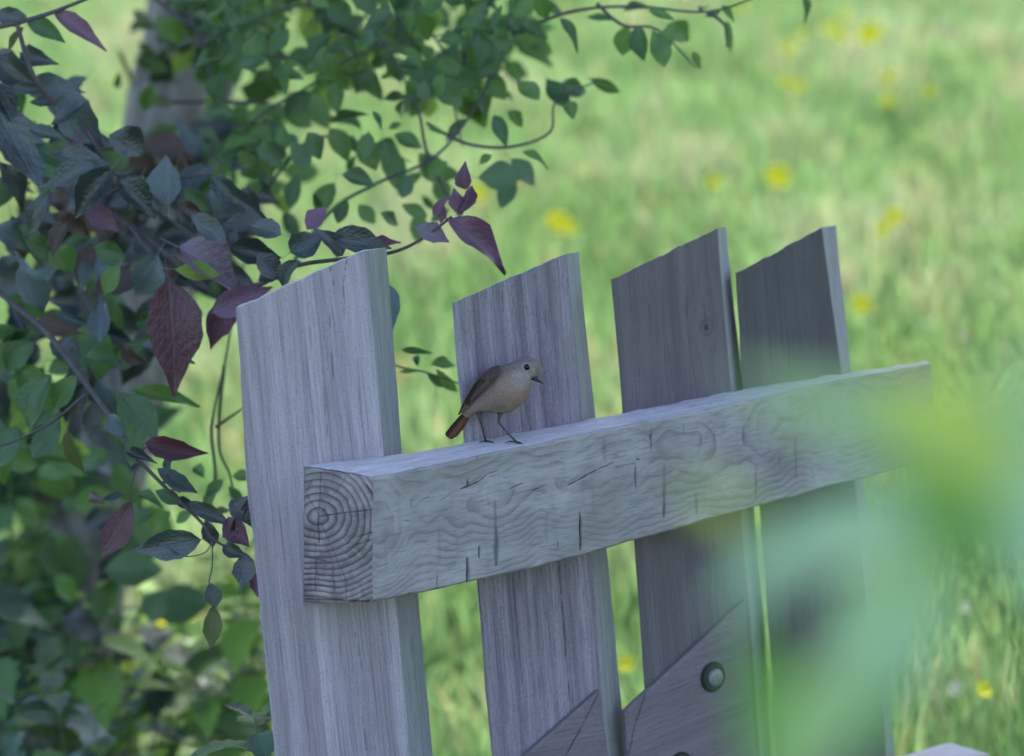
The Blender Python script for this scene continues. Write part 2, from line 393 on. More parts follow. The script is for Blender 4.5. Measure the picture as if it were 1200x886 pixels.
# back, underside and far end
XB = np.linspace(bx[0], bx[-1], 60); ZBb = np.interp(XB, fx, zb); ZBb[0] = zbl; ZBt = np.interp(XB, bx, bz)
XB2 = XB.copy(); XB2[0] = bBL[0]
rail.grid(np.stack([np.stack([XB, np.full(60, T), ZBt], -1), np.stack([XB2, np.full(60, T), ZBb], -1)], 0), 0)
bxb = np.linspace(bBL[0], bx[-1], NX)
rail.grid(np.stack([np.stack([bxb, np.full(NX, T), np.interp(bxb, XB, ZBb)], -1), np.stack([fx, Yf[0], zb], -1)], 0), 0)
rail.grid(np.stack([np.stack([np.full(NZ, fx[-1]), Yf[:, -1], Z[:, -1]], -1), np.stack([np.full(NZ, bx[-1]), np.full(NZ, T), np.linspace(ZBb[-1], bz[-1], NZ)], -1)], 1), 1)
ro = rail.build('top_rail', [rail_mat('rail_face_wood', pith), rail_mat('rail_end_grain', pith, True), M_TOP], gate)
ro['label'] = 'thick horizontal top rail with ringed end grain'

# ---- pickets ------------------------------------------------------
YP = T + .001
def picket(left, border, outer, k, segs=(), knot=None, thick=.032, name='picket', label=None):
    """left / border / outer: photo points down the board's edges (first = top), the face lies on plane YP"""
    L_ = [loc(*p, YP) for p in left]; B_ = [loc(*p, YP) for p in border]; O_ = [loc(*p, YP) for p in outer]
    zbm = GZ + .06
    def fx_(pts, z):
        zs = [p[1] for p in pts][::-1]; xs = [p[0] for p in pts][::-1]
        sl_ = (xs[-1] - xs[0]) / (zs[-1] - zs[0]) if len(zs) > 1 else 0
        r = np.interp(z, zs, xs)
        r = np.where(z < zs[0], xs[0] + sl_ * .5 * (z - zs[0]), r)
        return r
    NR, NC = 520, 90
    uu = np.linspace(0, 1, NC); vv = np.linspace(0, 1, NR)
    zl, zr = L_[0][1], B_[0][1]; 
    zc = zl + (zr - zl) * uu
    zc = zc + np.array([mnoise.fractal(Vector((q * 9, k * 3.1, 0)), 1, 2, 4) * .0018 for q in uu])
    Zp = zbm + (zc - zbm)[None, :] * vv[:, None]
    xl = fx_(L_, Zp[:, 0]); xr = fx_(B_, Zp[:, -1])
    wob = lambda z, s: np.array([mnoise.fractal(Vector((q * 11, s, k * 2.0)), 1, 2, 4) * .0017 for q in z])
    xl = xl + wob(Zp[:, 0], 3.3); xr = xr + wob(Zp[:, -1], 6.3) * .6
    Xp = xl[:, None] + (xr - xl)[:, None] * uu[None, :]
    ckp = marks(Xp, Zp, segs, YP)
    Gx = Xp.copy()
    if knot:
        kx, kz = loc(knot[0], knot[1], YP); rx = knot[2]
        dx, dz = Xp - kx, (Zp - kz)
        rad = np.hypot(dx, dz * .55)
        Gx = kx + dx * (1 - .8 * np.exp(-(rad / (rx * 3)) ** 2))
        rk = np.hypot(dx, dz)
        ckp = np.maximum(ckp, .8 * np.clip(1.5 - rk / (rx * .45), 0, 1))
        ckp = np.maximum(ckp, .35 * np.clip(1 - np.abs(rk - rx * 1.15) / (rx * .3), 0, 1))
    e1 = (Xp - xl[:, None]); 
    Yp = YP + .002 * np.clip(1 - e1 / .002, 0, 1) ** 2 + .0015 * ckp
    pt = Patches()
    pt.grid(np.stack([Xp, Yp, Zp], -1), 0, ckp, None, np.stack([Gx, Yp, Zp], -1))
    # slanting bevel on the right-hand edge, then the back
    zo = np.linspace(zbm, Zp[-1, -1], NR); 
    xo = fx_(O_, zo) + wob(zo, 1.3) * .5
    # outer edge lies deeper: shift so that it is seen where the photograph has it
    def deeper(xv, zv, dy):
        P_ = O + 0 * ex
        outx = np.empty(len(xv)); outz = np.empty(len(xv))
        for i in range(len(xv)):
            Wp = O + ex * float(xv[i]) + ey * YP + Vector((0, 0, float(zv[i]))); d = Wp - CAM
            kk = (O + ey * (YP + dy) - CAM).dot(ey) / d.dot(ey); q = CAM + d * kk - O
            outx[i] = q.dot(ex); outz[i] = q.z
        return outx, outz
    ox, oz = deeper(xo, zo, thick)
    NB = 14; bb = np.linspace(0, 1, NB)
    XB_ = xr[:, None] + (ox - xr)[:, None] * bb[None, :]
    YB_ = Yp[:, -1][:, None] + (YP + thick - Yp[:, -1])[:, None] * bb[None, :]
    ZB_ = Zp[:, -1][:, None] + (oz - Zp[:, -1])[:, None] * bb[None, :]
    pt.grid(np.stack([XB_, YB_, ZB_], -1), 1)
    yb = YP + thick
    lx_, lz_ = deeper(xl, Zp[:, 0], thick); lx_ = lx_ + .0012
    topf = np.stack([Xp[-1], Yp[-1], Zp[-1]], -1); tz_ = .0016 if k == 0 else .0004
    tx_, tz2 = deeper(Xp[-1], Zp[-1], thick)
    topb = np.stack([tx_, np.full(NC, yb), tz2 + tz_], -1); topb[-1] = (ox[-1], yb, oz[-1]); topb[0, 0] = lx_[-1]; lz_[-1] = topb[0, 2]
    nt_ = np.linspace(0, 1, 8)[:, None, None]
    pt.grid(topf[None] * (1 - nt_) + topb[None] * nt_, 2)
    lf = np.stack([xl, Yp[:, 0], Zp[:, 0]], -1); lb = np.stack([lx_, np.full(NR, yb), lz_], -1)
    pt.grid(np.stack([lb, lf], 1), 0)
    rb = np.stack([ox, np.full(NR, yb), oz], -1)
    pt.grid(np.stack([rb, lb], 1), 0)
    # underside
    pt.grid(np.stack([np.stack([Xp[0], Yp[0], Zp[0]], -1), np.stack([np.linspace(lx_[0], ox[0], NC), np.full(NC, yb), np.linspace(lz_[0], oz[0], NC)], -1)], 0), 0)
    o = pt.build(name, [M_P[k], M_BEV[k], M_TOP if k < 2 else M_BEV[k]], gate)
    if label: o['label'] = label
    return o
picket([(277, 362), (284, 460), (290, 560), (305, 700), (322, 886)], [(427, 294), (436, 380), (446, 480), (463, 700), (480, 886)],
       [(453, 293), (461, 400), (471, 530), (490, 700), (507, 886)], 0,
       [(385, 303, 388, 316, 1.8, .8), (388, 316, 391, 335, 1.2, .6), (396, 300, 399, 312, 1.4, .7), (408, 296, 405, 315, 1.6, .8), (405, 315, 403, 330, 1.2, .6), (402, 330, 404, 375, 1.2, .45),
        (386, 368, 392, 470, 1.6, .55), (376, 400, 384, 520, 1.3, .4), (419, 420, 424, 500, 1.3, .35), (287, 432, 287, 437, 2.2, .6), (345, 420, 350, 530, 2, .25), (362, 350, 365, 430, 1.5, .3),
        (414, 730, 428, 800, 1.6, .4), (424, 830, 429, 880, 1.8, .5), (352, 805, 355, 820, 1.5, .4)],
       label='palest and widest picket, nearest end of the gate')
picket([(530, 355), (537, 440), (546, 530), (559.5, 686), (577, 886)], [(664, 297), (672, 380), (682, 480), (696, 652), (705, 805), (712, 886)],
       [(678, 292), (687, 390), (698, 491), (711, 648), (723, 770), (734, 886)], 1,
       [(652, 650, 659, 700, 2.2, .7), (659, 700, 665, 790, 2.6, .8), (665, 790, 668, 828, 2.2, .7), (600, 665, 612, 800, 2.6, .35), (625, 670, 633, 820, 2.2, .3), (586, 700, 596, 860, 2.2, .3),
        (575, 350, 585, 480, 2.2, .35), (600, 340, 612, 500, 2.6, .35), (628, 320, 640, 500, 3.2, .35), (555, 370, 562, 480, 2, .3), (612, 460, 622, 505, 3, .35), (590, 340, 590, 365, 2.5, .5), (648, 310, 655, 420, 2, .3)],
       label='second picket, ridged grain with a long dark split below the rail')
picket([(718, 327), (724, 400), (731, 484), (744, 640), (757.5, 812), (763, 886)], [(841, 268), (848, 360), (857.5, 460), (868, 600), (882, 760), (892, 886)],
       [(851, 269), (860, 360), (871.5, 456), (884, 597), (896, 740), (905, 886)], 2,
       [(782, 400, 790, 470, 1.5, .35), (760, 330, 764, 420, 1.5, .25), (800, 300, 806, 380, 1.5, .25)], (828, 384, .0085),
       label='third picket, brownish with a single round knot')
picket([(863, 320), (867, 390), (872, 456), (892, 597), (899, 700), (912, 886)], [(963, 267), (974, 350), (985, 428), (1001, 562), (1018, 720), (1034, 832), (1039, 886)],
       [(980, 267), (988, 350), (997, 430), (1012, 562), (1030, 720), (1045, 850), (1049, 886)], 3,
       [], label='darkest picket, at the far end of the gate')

# ---- diagonal brace, in two lengths either side of the second picket ---
def slab(name, pts, y0, y1, mats, segs=(), label=None, n=90):
    """board with photo-outline pts (quad: bottom-left, bottom-right, top-right, top-left), front on plane y0"""
    q = [np.array(loc(*p, y0)) for p in pts]
    a = np.linspace(0, 1, n)
    uu, vv = np.meshgrid(a, a)
    XZ = (q[0][None, None] * ((1 - uu) * (1 - vv))[..., None] + q[1][None, None] * (uu * (1 - vv))[..., None]
          + q[2][None, None] * (uu * vv)[..., None] + q[3][None, None] * ((1 - uu) * vv)[..., None])
    ckq = marks(XZ[..., 0], XZ[..., 1], segs, y0)
    e = np.minimum(np.minimum(uu, 1 - uu), np.minimum(vv, 1 - vv))
    Yq = y0 + .002 * np.clip(1 - e * n / 1.5, 0, 1) + .002 * ckq
    Pf = np.stack([XZ[..., 0], Yq, XZ[..., 1]], -1)
    # grain coordinate: along the brace's own length
    dirv = (q[1] + q[2] - q[0] - q[3]); dirv /= np.linalg.norm(dirv); nrm = np.array([-dirv[1], dirv[0]])
    G = np.stack([XZ @ nrm, Yq, XZ @ dirv], -1)
    pt = Patches(); pt.grid(Pf, 0, ckq, None, G)
    for edge_, gg in ((Pf[0], G[0]), (Pf[-1], G[-1]), (Pf[:, 0], G[:, 0]), (Pf[:, -1], G[:, -1])):
        bk = edge_.copy(); bk[:, 1] = y1; pt.grid(np.stack([edge_, bk], 0), 0, None, None, np.stack([gg, gg + np.array([0, .03, 0])], 0))
    bk = Pf[::n - 1, ::n - 1].copy(); bk[..., 1] = y1; pt.grid(bk, 0)
    o = pt.build(name, mats, gate)
    if label: o['label'] = label
    return o
slab('brace', [(460, 1040), (735, 1040), (703, 809), (612, 889)], YP - .009, YP - .0005, [M_BRACE], [(663, 886, 683, 850, 2.4, .9), (683, 850, 702, 812, 2.0, .85)], label='lower length of the diagonal brace, dark seam across it')
slab('brace', [(745, 1040), (899, 1040), (874, 703), (733, 834)], YP - .009, YP - .0005, [M_BRACE], [(737, 886, 744, 850, 2.6, .7), (744, 850, 757, 813, 2.4, .75), (757, 813, 759, 809, 2, .5)], label='upper length of the diagonal brace carrying the bolts')

# ---- lower rail, of which the far end shows ------------------------
q0 = loc(440, 1064); q1 = loc(1160, 884); q1b = loc(1168, 1000); q0b = loc(455, 1210)
def plainrail(name, tl, tr, br, bl, T_, mats):
    n = 120; a = np.linspace(0, 1, n)
    top = np.array(tl)[None] + (np.array(tr) - np.array(tl))[None] * a[:, None]; bot = np.array(bl)[None] + (np.array(br) - np.array(bl))[None] * a[:, None]
    top[:, 1] += np.array([mnoise.fractal(Vector((q * 20, 3, 9)), 1, 2, 3) * .002 for q in a])
    pt = Patches(); m = 30; b_ = np.linspace(0, 1, m)
    XZ = bot[None] + (top - bot)[None] * b_[:, None, None]
    pt.grid(np.stack([XZ[..., 0], np.zeros((m, n)), XZ[..., 1]], -1), 0)
    tb = np.linspace(0, 1, 6)
    pt.grid(np.stack([np.broadcast_to(top[None, :, 0], (6, n)), np.broadcast_to(tb[:, None] * T_, (6, n)), np.broadcast_to(top[None, :, 1], (6, n)) + .001 * tb[:, None]], -1), 2)
    pt.grid(np.stack([np.broadcast_to(bot[None, :, 0], (6, n)), np.broadcast_to(tb[:, None] * T_, (6, n)), np.broadcast_to(bot[None, :, 1], (6, n))], -1), 0)
    XZb = XZ.copy(); pt.grid(np.stack([XZb[..., 0], np.full((m, n), T_), XZb[..., 1] + .001 * b_[:, None]], -1), 0)
    for c in (0, -1):
        pt.grid(np.stack([np.broadcast_to(XZ[:, c, 0][:, None], (m, 6)), np.broadcast_to(tb[None, :] * T_, (m, 6)), np.broadcast_to(XZ[:, c, 1][:, None], (m, 6))], -1), 1)
    return pt.build(name, mats, gate)
lr = plainrail('lower_rail', (q0[0], q0[1]), (q1[0], q1[1]), (q1b[0], q1b[1]), (q0b[0], q0b[1]), T, ro.data.materials[:])
lr['label'] = 'lower rail, only its pale far end shows'

# ---- bolts ---------------------------------------------------------
M_STEEL = NT('galvanised_steel')
_o = M_STEEL.obj(); _n = M_STEEL.noise(_o, 160, 3)
M_STEEL = M_STEEL.done(M_STEEL.bsdf(M_STEEL.mix(_n, (.11, .112, .12), (.26, .265, .28)), .48, M_STEEL.bump(_n, .2, .0005), .5, .25))
M_RIM = simple('bolt_ring_dark', (.018, .017, .016), .8)  # near-black disc laid round each bolt
def lathe(prof, n=32, sides=None):
    V = []; Fc = []
    for (r, y) in prof:
        for k in range(n):
            a = 2 * math.pi * k / n
            rr_ = r
            if sides: rr_ = r * math.cos(math.pi / sides) / math.cos((a % (2 * math.pi / sides)) - math.pi / sides)
            V.append((rr_ * math.cos(a), -y, rr_ * math.sin(a)))
    m = len(prof)
    for i in range(m - 1):
        for k in range(n): Fc.append((i * n + k, i * n + (k + 1) % n, (i + 1) * n + (k + 1) % n, (i + 1) * n + k))
    Fc.append(tuple(range((m - 1) * n, m * n))); Fc.append(tuple(range(n))[::-1])
    return mesh('turned', V, Fc)
def bolt(px, py, label):
    x, z = loc(px, py, YP - .009)
    b = link('bolt', lathe([(.0118, 0), (.0118, .0035), (.0108, .0055), (.008, .0068), (.0045, .0073), (.001, .0074)], 36), gate, M_STEEL, smooth=True)
    b.location = (x, YP - .0125, z); b.rotation_euler = (0, .3, 0)
    wsh = link('washer', lathe([(.0175, 0), (.0175, .0015), (.0165, .0022), (.006, .0022)], 40), b, M_STEEL2, smooth=False); wsh.location = (0, .0012, 0)
    rim = link('dark_ring', lathe([(.0205, 0), (.0202, .0012), (.0, .0013)], 40), b, M_RIM); rim.location = (0, .003, 0)
    b['label'] = label
M_STEEL2 = simple('tarnished_washer', (.045, .042, .046), .8, .1, .0)
bolt(835, 793, 'galvanised hexagon bolt in the brace')
bolt(797, 899, 'second bolt, at the bottom edge of the frame')

# ================================================================== BIRD
BD = None
fa = gl(569.5, 521, 0.0); 
def railtop(px, py):
    """world point on the rail's top seen at px,py"""
    d = ray(px, py); best = None
    for Y in np.linspace(0, T, 60):
        x, z = loc(px, py, Y)
        zt_ = np.interp(x, fx, zt) * (1 - Y / T) + np.interp(x, bx, bz) * (Y / T)
        e = abs(z - zt_)
        if best is None or e < best[0]: best = (e, x, Y, zt_)
    _, x, Y, z = best
    return O + ex * x + ey * Y + Vector((0, 0, z + .001))
FT1 = railtop(569.5, 519.5); FT2 = railtop(605, 520.5)
d1 = (FT1 - CAM).dot(fwd); d2 = (FT2 - CAM).dot(fwd)
DB = (d1 + d2) / 2
cd.dof.focus_distance = DB
bird = empty('redstart', (FT1 + FT2) / 2)
tag(bird, 'small brown bird with a rusty tail perched on the top rail of the gate', 'bird')
BO = bird.location.copy()
def zb_(X, Y, dz=0.0):
    """point from the bird close-up (5.906 px per photo px, origin 500,390); dz metres towards the lens"""
    p = at(500 + X / 5.906, 390 + Y / 5.906, DB - dz)
    return p - BO
PX = DB / F / 5.906     # metres per close-up pixel
SP = [(262, 578, 26, .8), (282, 548, 44, .9), (312, 508, 72, .95), (352, 470, 100, .95), (400, 440, 128, .93), (452, 418, 152, .92), (505, 398, 168, .92), (552, 372, 165, .93), (596, 340, 146, .95),
      (632, 308, 122, .96), (662, 282, 104, .97), (690, 264, 95, .97), (718, 258, 88, .96), (744, 264, 74, .95), (765, 276, 54, .95), (778, 288, 32, .95), (786, 297, 12, .95)]
bp = [Vector((a, b)) for a, b, _, _ in SP]
def catmull(P_, t):
    n = len(P_) - 1; i = min(int(t * n), n - 1); f = t * n - i
    g = lambda k: P_[max(0, min(n, k))]
    a, b, c, d = g(i - 1), g(i), g(i + 1), g(i + 2)
    return .5 * ((2 * b) + (c - a) * f + (2 * a - 5 * b + 4 * c - d) * f * f + (3 * b - a - 3 * c + d) * f ** 3)
NRg, NSg = 96, 64
Vb = []; cuv = []
rads = [Vector((r, q, 0)) for _, _, r, q in SP]
for i in range(NRg):
    t = i / (NRg - 1)
    c = catmull(bp, t); c2 = catmull(bp, min(1, t + .01)); c1 = catmull(bp, max(0, t - .01))
    tg = (c2 - c1).normalized(); nn = Vector((tg.y, -tg.x))
    rr_ = catmull(rads, t)
    for k in range(NSg):
        a = 2 * math.pi * k / NSg
        ca, sa = math.cos(a), math.sin(a)
        q = c + nn * (rr_.x * ca)
        fl = 1 + .012 * mnoise.noise(Vector((q.x * .03, q.y * .03, sa * 4))) + .006 * mnoise.noise(Vector((q.x * .09, q.y * .09, sa * 14)))
        q = c + nn * (rr_.x * ca * fl)
        Vb.append(zb_(q.x, q.y, rr_.x * rr_.y * sa * fl * PX)); cuv.append((q.x, q.y, sa))
Fb = [(i * NSg + k, i * NSg + (k + 1) % NSg, (i + 1) * NSg + (k + 1) % NSg, (i + 1) * NSg + k) for i in range(NRg - 1) for k in range(NSg)]
Fb.append(tuple(range(NSg))[::-1]); Fb.append(tuple(range((NRg - 1) * NSg, NRg * NSg)))
bm_ = mesh('body', Vb, Fb)
def sm(a, b, x):
    t = max(0.0, min(1.0, (x - a) / (b - a))); return t * t * (3 - 2 * t)
def lerp3(a, b, t): return tuple(a[i] + (b[i] - a[i]) * t for i in range(3))
def plumage(x, y, s):
    """colour of the coat at close-up coordinates; s = side (1 towards lens)"""
    grey = (.165, .135, .13); peach = (.27, .19, .168); belly = (.30, .235, .21); pale = (.36, .32, .31); warm = (.24, .115, .065)
    # distance above/below the flank line running from rump to nape
    line = 560 - (x - 230) * .88
    below = sm(-40, 70, y - line)
    c = lerp3(grey, peach, below)
    # lower belly paler and greyer, grey smudge by the leg
    c = lerp3(c, belly, sm(470, 580, y) * .75)
    d = math.hypot((x - 500) / 70, (y - 500) / 50); c = lerp3(c, (.15, .125, .115), .4 * (1 - sm(.3, 1.2, d)))
    # breast warm
    d = math.hypot((x - 640) / 80, (y - 440) / 80); c = lerp3(c, (.29, .18, .145), .5 * (1 - sm(.3, 1.2, d)))
    # throat and cheek greyish pale
    d = math.hypot((x - 640) / 55, (y - 360) / 45); c = lerp3(c, (.31, .27, .265), .65 * (1 - sm(.2, 1.4, d)))
    if x > 560:
        h = sm(560, 640, x)
        hd = lerp3((.185, .155, .15), (.28, .245, .24), sm(200, 310, y))
        c = lerp3(c, hd, h * (1 - sm(320, 400, y)))
    d = math.hypot((x - 688) / 60, (y - 292) / 16); c = lerp3(c, (.33, .28, .26), .45 * (1 - sm(.4, 1.2, d)))   # pale stripe under eye
    d = math.hypot((x - 606) / 10, (y - 243) / 8); c = lerp3(c, (.07, .055, .05), .7 * (1 - sm(.5, 1.2, d)))
    d = math.hypot((x - 692) / 36, (y - 236) / 34); c = lerp3(c, (.40, .36, .34), .55 * (1 - sm(.5, 1.15, d)))  # eye ring
    d = math.hypot((x - 740) / 14, (y - 262) / 30); c = lerp3(c, (.36, .28, .23), .8 * (1 - sm(.3, 1.1, d)))   # lores
    d = math.hypot((x - 772) / 28, (y - 250) / 50); c = lerp3(c, (.17, .135, .115), .6 * (1 - sm(.4, 1.1, d)))
    # rump
    d = math.hypot((x - 285) / 60, (y - 580) / 50); c = lerp3(c, warm, .5 * (1 - sm(.4, 1.2, d)))
    return c
ca_ = bm_.color_attributes.new('plumage', 'FLOAT_COLOR', 'POINT')
arr = np.ones((len(Vb), 4), np.float32)
for i, (x, y, s) in enumerate(cuv): arr[i, :3] = plumage(x, y, s)
ca_.data.foreach_set('color', arr.ravel())
def feather_mat(name, attr=None, col=(.1, .08, .07), edge=(.25, .2, .17)):
    t = NT(name); o = t.obj()
    if attr: base = t.attr(attr, 'Color')
    else: base = t.mix(t.noise(o, 260, 3), col, tuple(c * 1.5 for c in col))
    f = t.noise(t.vm('MULTIPLY', o, (500, 500, 1100)), 1.0, 4, .65)
    g = t.noise(o, 130, 3)
    c = t.mix(t.ramp(f, [(.35, 0.), (.62, .9)]), base, t.mix(1.0, base, (.62, .59, .58), 'MULTIPLY'))
    c = t.mix(t.ramp(g, [(.5, 0.), (.75, .35)]), c, t.mix(1.0, base, (1.35, 1.3, 1.3), 'MULTIPLY'))
    b = t.n('BsdfPrincipled'); t.put(c, b.inputs['Base Color']); b.inputs['Roughness'].default_value = .9
    b.inputs['Specular IOR Level'].default_value = .1
    b.inputs['Sheen Weight'].default_value = .0; b.inputs['Sheen Roughness'].default_value = .5
    t.put(t.bump(t.math('ADD', f, g), .5, .0007), b.inputs['Normal'])
    return t.done(b.outputs[0])
M_PL = feather_mat('plumage_soft', 'plumage')
M_WING = feather_mat('wing_feather', None, (.028, .019, .016))
M_WING2 = feather_mat('wing_covert', None, (.075, .055, .047))
M_EDGE = feather_mat('pale_feather_edge', None, (.13, .10, .08))
M_TAIL = feather_mat('tail_feather_rusty', None, (.10, .048, .03))
M_TAILD = feather_mat('tail_feather_dark', None, (.035, .022, .017))
body = link('body', bm_, bird, M_PL)
mdl = body.modifiers.new('s', 'SUBSURF'); mdl.levels = 1; mdl.render_levels = 1
def feather(name, pts, wd, lift, mat, tip=.35, parent=None):
    """long feather along close-up points, with thickness and a round tip; lift = metres towards the lens along it"""
    n = 14; V = []; Fc = []
    P2 = [Vector(p) for p in pts]
    for i in range(n):
        t = i / (n - 1); c = catmull(P2, t); a = catmull(P2, min(1, t + .02)) - catmull(P2, max(0, t - .02)); a.normalize(); nn = Vector((a.y, -a.x))
        w_ = wd * (.55 + .45 * math.sin(min(1, t * 1.6) * math.pi / 2)) * (1 if t < 1 - tip else math.sqrt(max(.02, 1 - ((t - 1 + tip) / tip) ** 2)))
        lf_ = lift[0] + (lift[1] - lift[0]) * t
        for j, e in enumerate((-1, -.5, 0, .5, 1)):
            V.append(zb_(c.x + nn.x * w_ * e, c.y + nn.y * w_ * e, lf_ + .0006 * (1 - e * e)))
        for j, e in enumerate((1, 0, -1)):
            V.append(zb_(c.x + nn.x * w_ * e, c.y + nn.y * w_ * e, lf_ - .0005))
    for i in range(n - 1):
        for j in range(8): Fc.append((i * 8 + j, i * 8 + (j + 1) % 8, (i + 1) * 8 + (j + 1) % 8, (i + 1) * 8 + j))
    Fc.append(tuple(range(8))); Fc.append(tuple(range((n - 1) * 8, n * 8))[::-1])
    return link(name, mesh(name, V, Fc), parent or bird, mat)
# folded near wing: a shaped shield following the flank, then long feathers
outl_top = [(500, 222), (440, 246), (390, 285), (345, 338), (305, 400), (272, 460), (244, 520), (214, 566)]
outl_bot = [(505, 268), (478, 312), (440, 352), (395, 395), (350, 438), (310, 490), (268, 532), (208, 574)]
def wing(side, nm):
    n1, n2 = 40, 12; V = []; Fc = []
    for i in range(n1):
        t = i / (n1 - 1); a = catmull([Vector(p) for p in outl_top], t); b = catmull([Vector(p) for p in outl_bot], t)
        for j in range(n2):
            s = j / (n2 - 1); q = a.lerp(b, s)
            bl = 1 - (1 - s) ** 2
            base_d = (22 + 128 * bl ** .8 * (1 - sm(.35, 1, t)) + 26 * (1 - t)) * PX
            ridge = .0007 * math.sin(s * 16 + t * 9) * (1 - t * .5) + .0003 * math.sin(t * 60 + s * 12)
            V.append(zb_(q.x, q.y, side * (base_d + ridge)))
    off = len(V)
    for i in range(n1):
        for j in range(n2):
            v_ = V[i * n2 + j]; V.append(v_ + fwd * (side * .0022))
    for i in range(n1 - 1):
        for j in range(n2 - 1):
            a = i * n2 + j; Fc.append((a, a + 1, a + n2 + 1, a + n2)); Fc.append((off + a, off + a + n2, off + a + n2 + 1, off + a + 1))
    for i in range(n1 - 1):
        a = i * n2; Fc.append((a, a + n2, off + a + n2, off + a)); a += n2 - 1; Fc.append((a, off + a, off + a + n2, a + n2))
    for j in range(n2 - 1):
        Fc.append((j, off + j, off + j + 1, j + 1)); a = (n1 - 1) * n2 + j; Fc.append((a, a + 1, off + a + 1, off + a))
    o = link('wing', mesh('wing', V, Fc), bird, M_WING2)
    return o
wn = wing(1, 'wing')
for i, (p0, p1, p2, wdt, l0) in enumerate([((400, 330), (330, 425), (262, 532), 17, .0165), ((378, 322), (312, 420), (248, 545), 15, .0145), ((410, 368), (345, 440), (275, 525), 16, .0185), ((362, 318), (296, 425), (222, 566), 12, .012),
                                           ((442, 330), (380, 400), (310, 488), 15, .0205)]):
    feather('flight_feather', [p0, p1, p2], wdt * .8, (l0 + .0095, .0082), M_WING, parent=wn)
    feather('feather_edge', [(p0[0] + 4, p0[1] + 5), (p1[0] + 5, p1[1] + 5), (p2[0] + 3, p2[1] + 4)], wdt * .86, (l0 + .0092, .0079), M_EDGE, parent=wn)
wing(-1, 'wing')
# tail
for (p0, p1, p2, wdt, lf_, mt) in [((262, 560), (205, 640), (140, 722), 20, (.000, .001), M_TAILD), ((275, 572), (222, 650), (152, 732), 17, (.0015, .002), M_TAIL), ((255, 560), (190, 640), (132, 712), 15, (-.002, -.002), M_TAILD),
                                   ((290, 585), (245, 650), (185, 722), 16, (-.001, -.002), M_TAIL), ((282, 590), (232, 652), (165, 735), 16, (-.003, -.004), M_TAIL)]:
    feather('tail_feather', [p0, p1, p2], wdt, lf_, mt, .2)
# beak
M_BEAK = simple('horn_beak', (.035, .032, .036), .55, .25, 0, .1, 200)
def cone_path(name, pts, rs, mat, parent, flat=1.0, n=12):
    V = []; Fc = []
    for i, (p, r) in enumerate(zip(pts, rs)):
        a = (Vector(pts[min(i + 1, len(pts) - 1)]) - Vector(pts[max(i - 1, 0)])).normalized()
        s1 = a.cross(fwd); s1 = s1.normalized() if s1.length > 1e-4 else cright; s2 = a.cross(s1)
        for k in range(n):
            an = 2 * math.pi * k / n; V.append(Vector(p) + s1 * (r * math.cos(an)) + s2 * (r * flat * math.sin(an)))
    for i in range(len(pts) - 1):
        for k in range(n): Fc.append((i * n + k, i * n + (k + 1) % n, (i + 1) * n + (k + 1) % n, (i + 1) * n + k))
    Fc.append(tuple(range(n))[::-1]); Fc.append(tuple(range((len(pts) - 1) * n, len(pts) * n)))
    return link(name, mesh(name, V, Fc), parent, mat)
cone_path('beak', [zb_(728, 300, .004), zb_(748, 312, .004), zb_(770, 327, .004), zb_(792, 342, .004), zb_(808, 353, .004)], [27 * PX, 21 * PX, 14 * PX, 7 * PX, 1.5 * PX], M_BEAK, bird, .8)
# eyes
M_EYE = NT('dark_eye'); M_EYE = M_EYE.done(M_EYE.bsdf((.004, .004, .005), .1, None, .3))
def ball(name, c, r, mat, parent, sq=1.0):
    bmh = bmesh.new(); bmesh.ops.create_uvsphere(bmh, u_segments=20, v_segments=12, radius=r)
    me = bpy.data.meshes.new(name); bmh.to_mesh(me); bmh.free()
    o = link(name, me, parent, mat); o.location = c; return o
ball('eye', zb_(694, 238, 84 * PX), 22 * PX, M_EYE, bird)
ball('eye', zb_(700, 239, -86 * PX), 19 * PX, M_EYE, bird)
# legs
M_LEG = simple('dark_leg_scale', (.045, .035, .038), .5, .4, 0, .2, 900)
def leg(hip, knee, foot_w, fan, lab):
    ft = foot_w - BO
    root = cone_path('leg', [zb_(*hip, .006), zb_(*knee, .004), Vector(zb_(*knee, .004)).lerp(ft, .5), ft + Vector((0, 0, .0022))], [20 * PX, 9 * PX, 6.5 * PX, 7.5 * PX], M_LEG, bird)
    for (dx, dy, dz) in fan:
        d = cright * dx + Vector((0, 0, dz)) + ey * dy
        tip = ft + d
        mid = ft + d * .55 + Vector((0, 0, .0016))
        cone_path('toe', [ft + Vector((0, 0, .0018)), mid, tip, tip + d.normalized() * .0022 + Vector((0, 0, -.0018))], [5.2 * PX, 4.8 * PX, 3.6 * PX, 1 * PX], M_LEG, root, n=8)
leg((362, 545), (378, 625), FT1, [(.0095, -.002, 0), (.0085, .004, 0), (.007, -.006, -.0005), (-.0065, .002, 0)], 'l')
leg((508, 545), (500, 622), FT2, [(.0065, -.004, -.0015), (.004, -.0075, -.004), (.0075, .002, .0), (-.0095, .004, .001)], 'r')

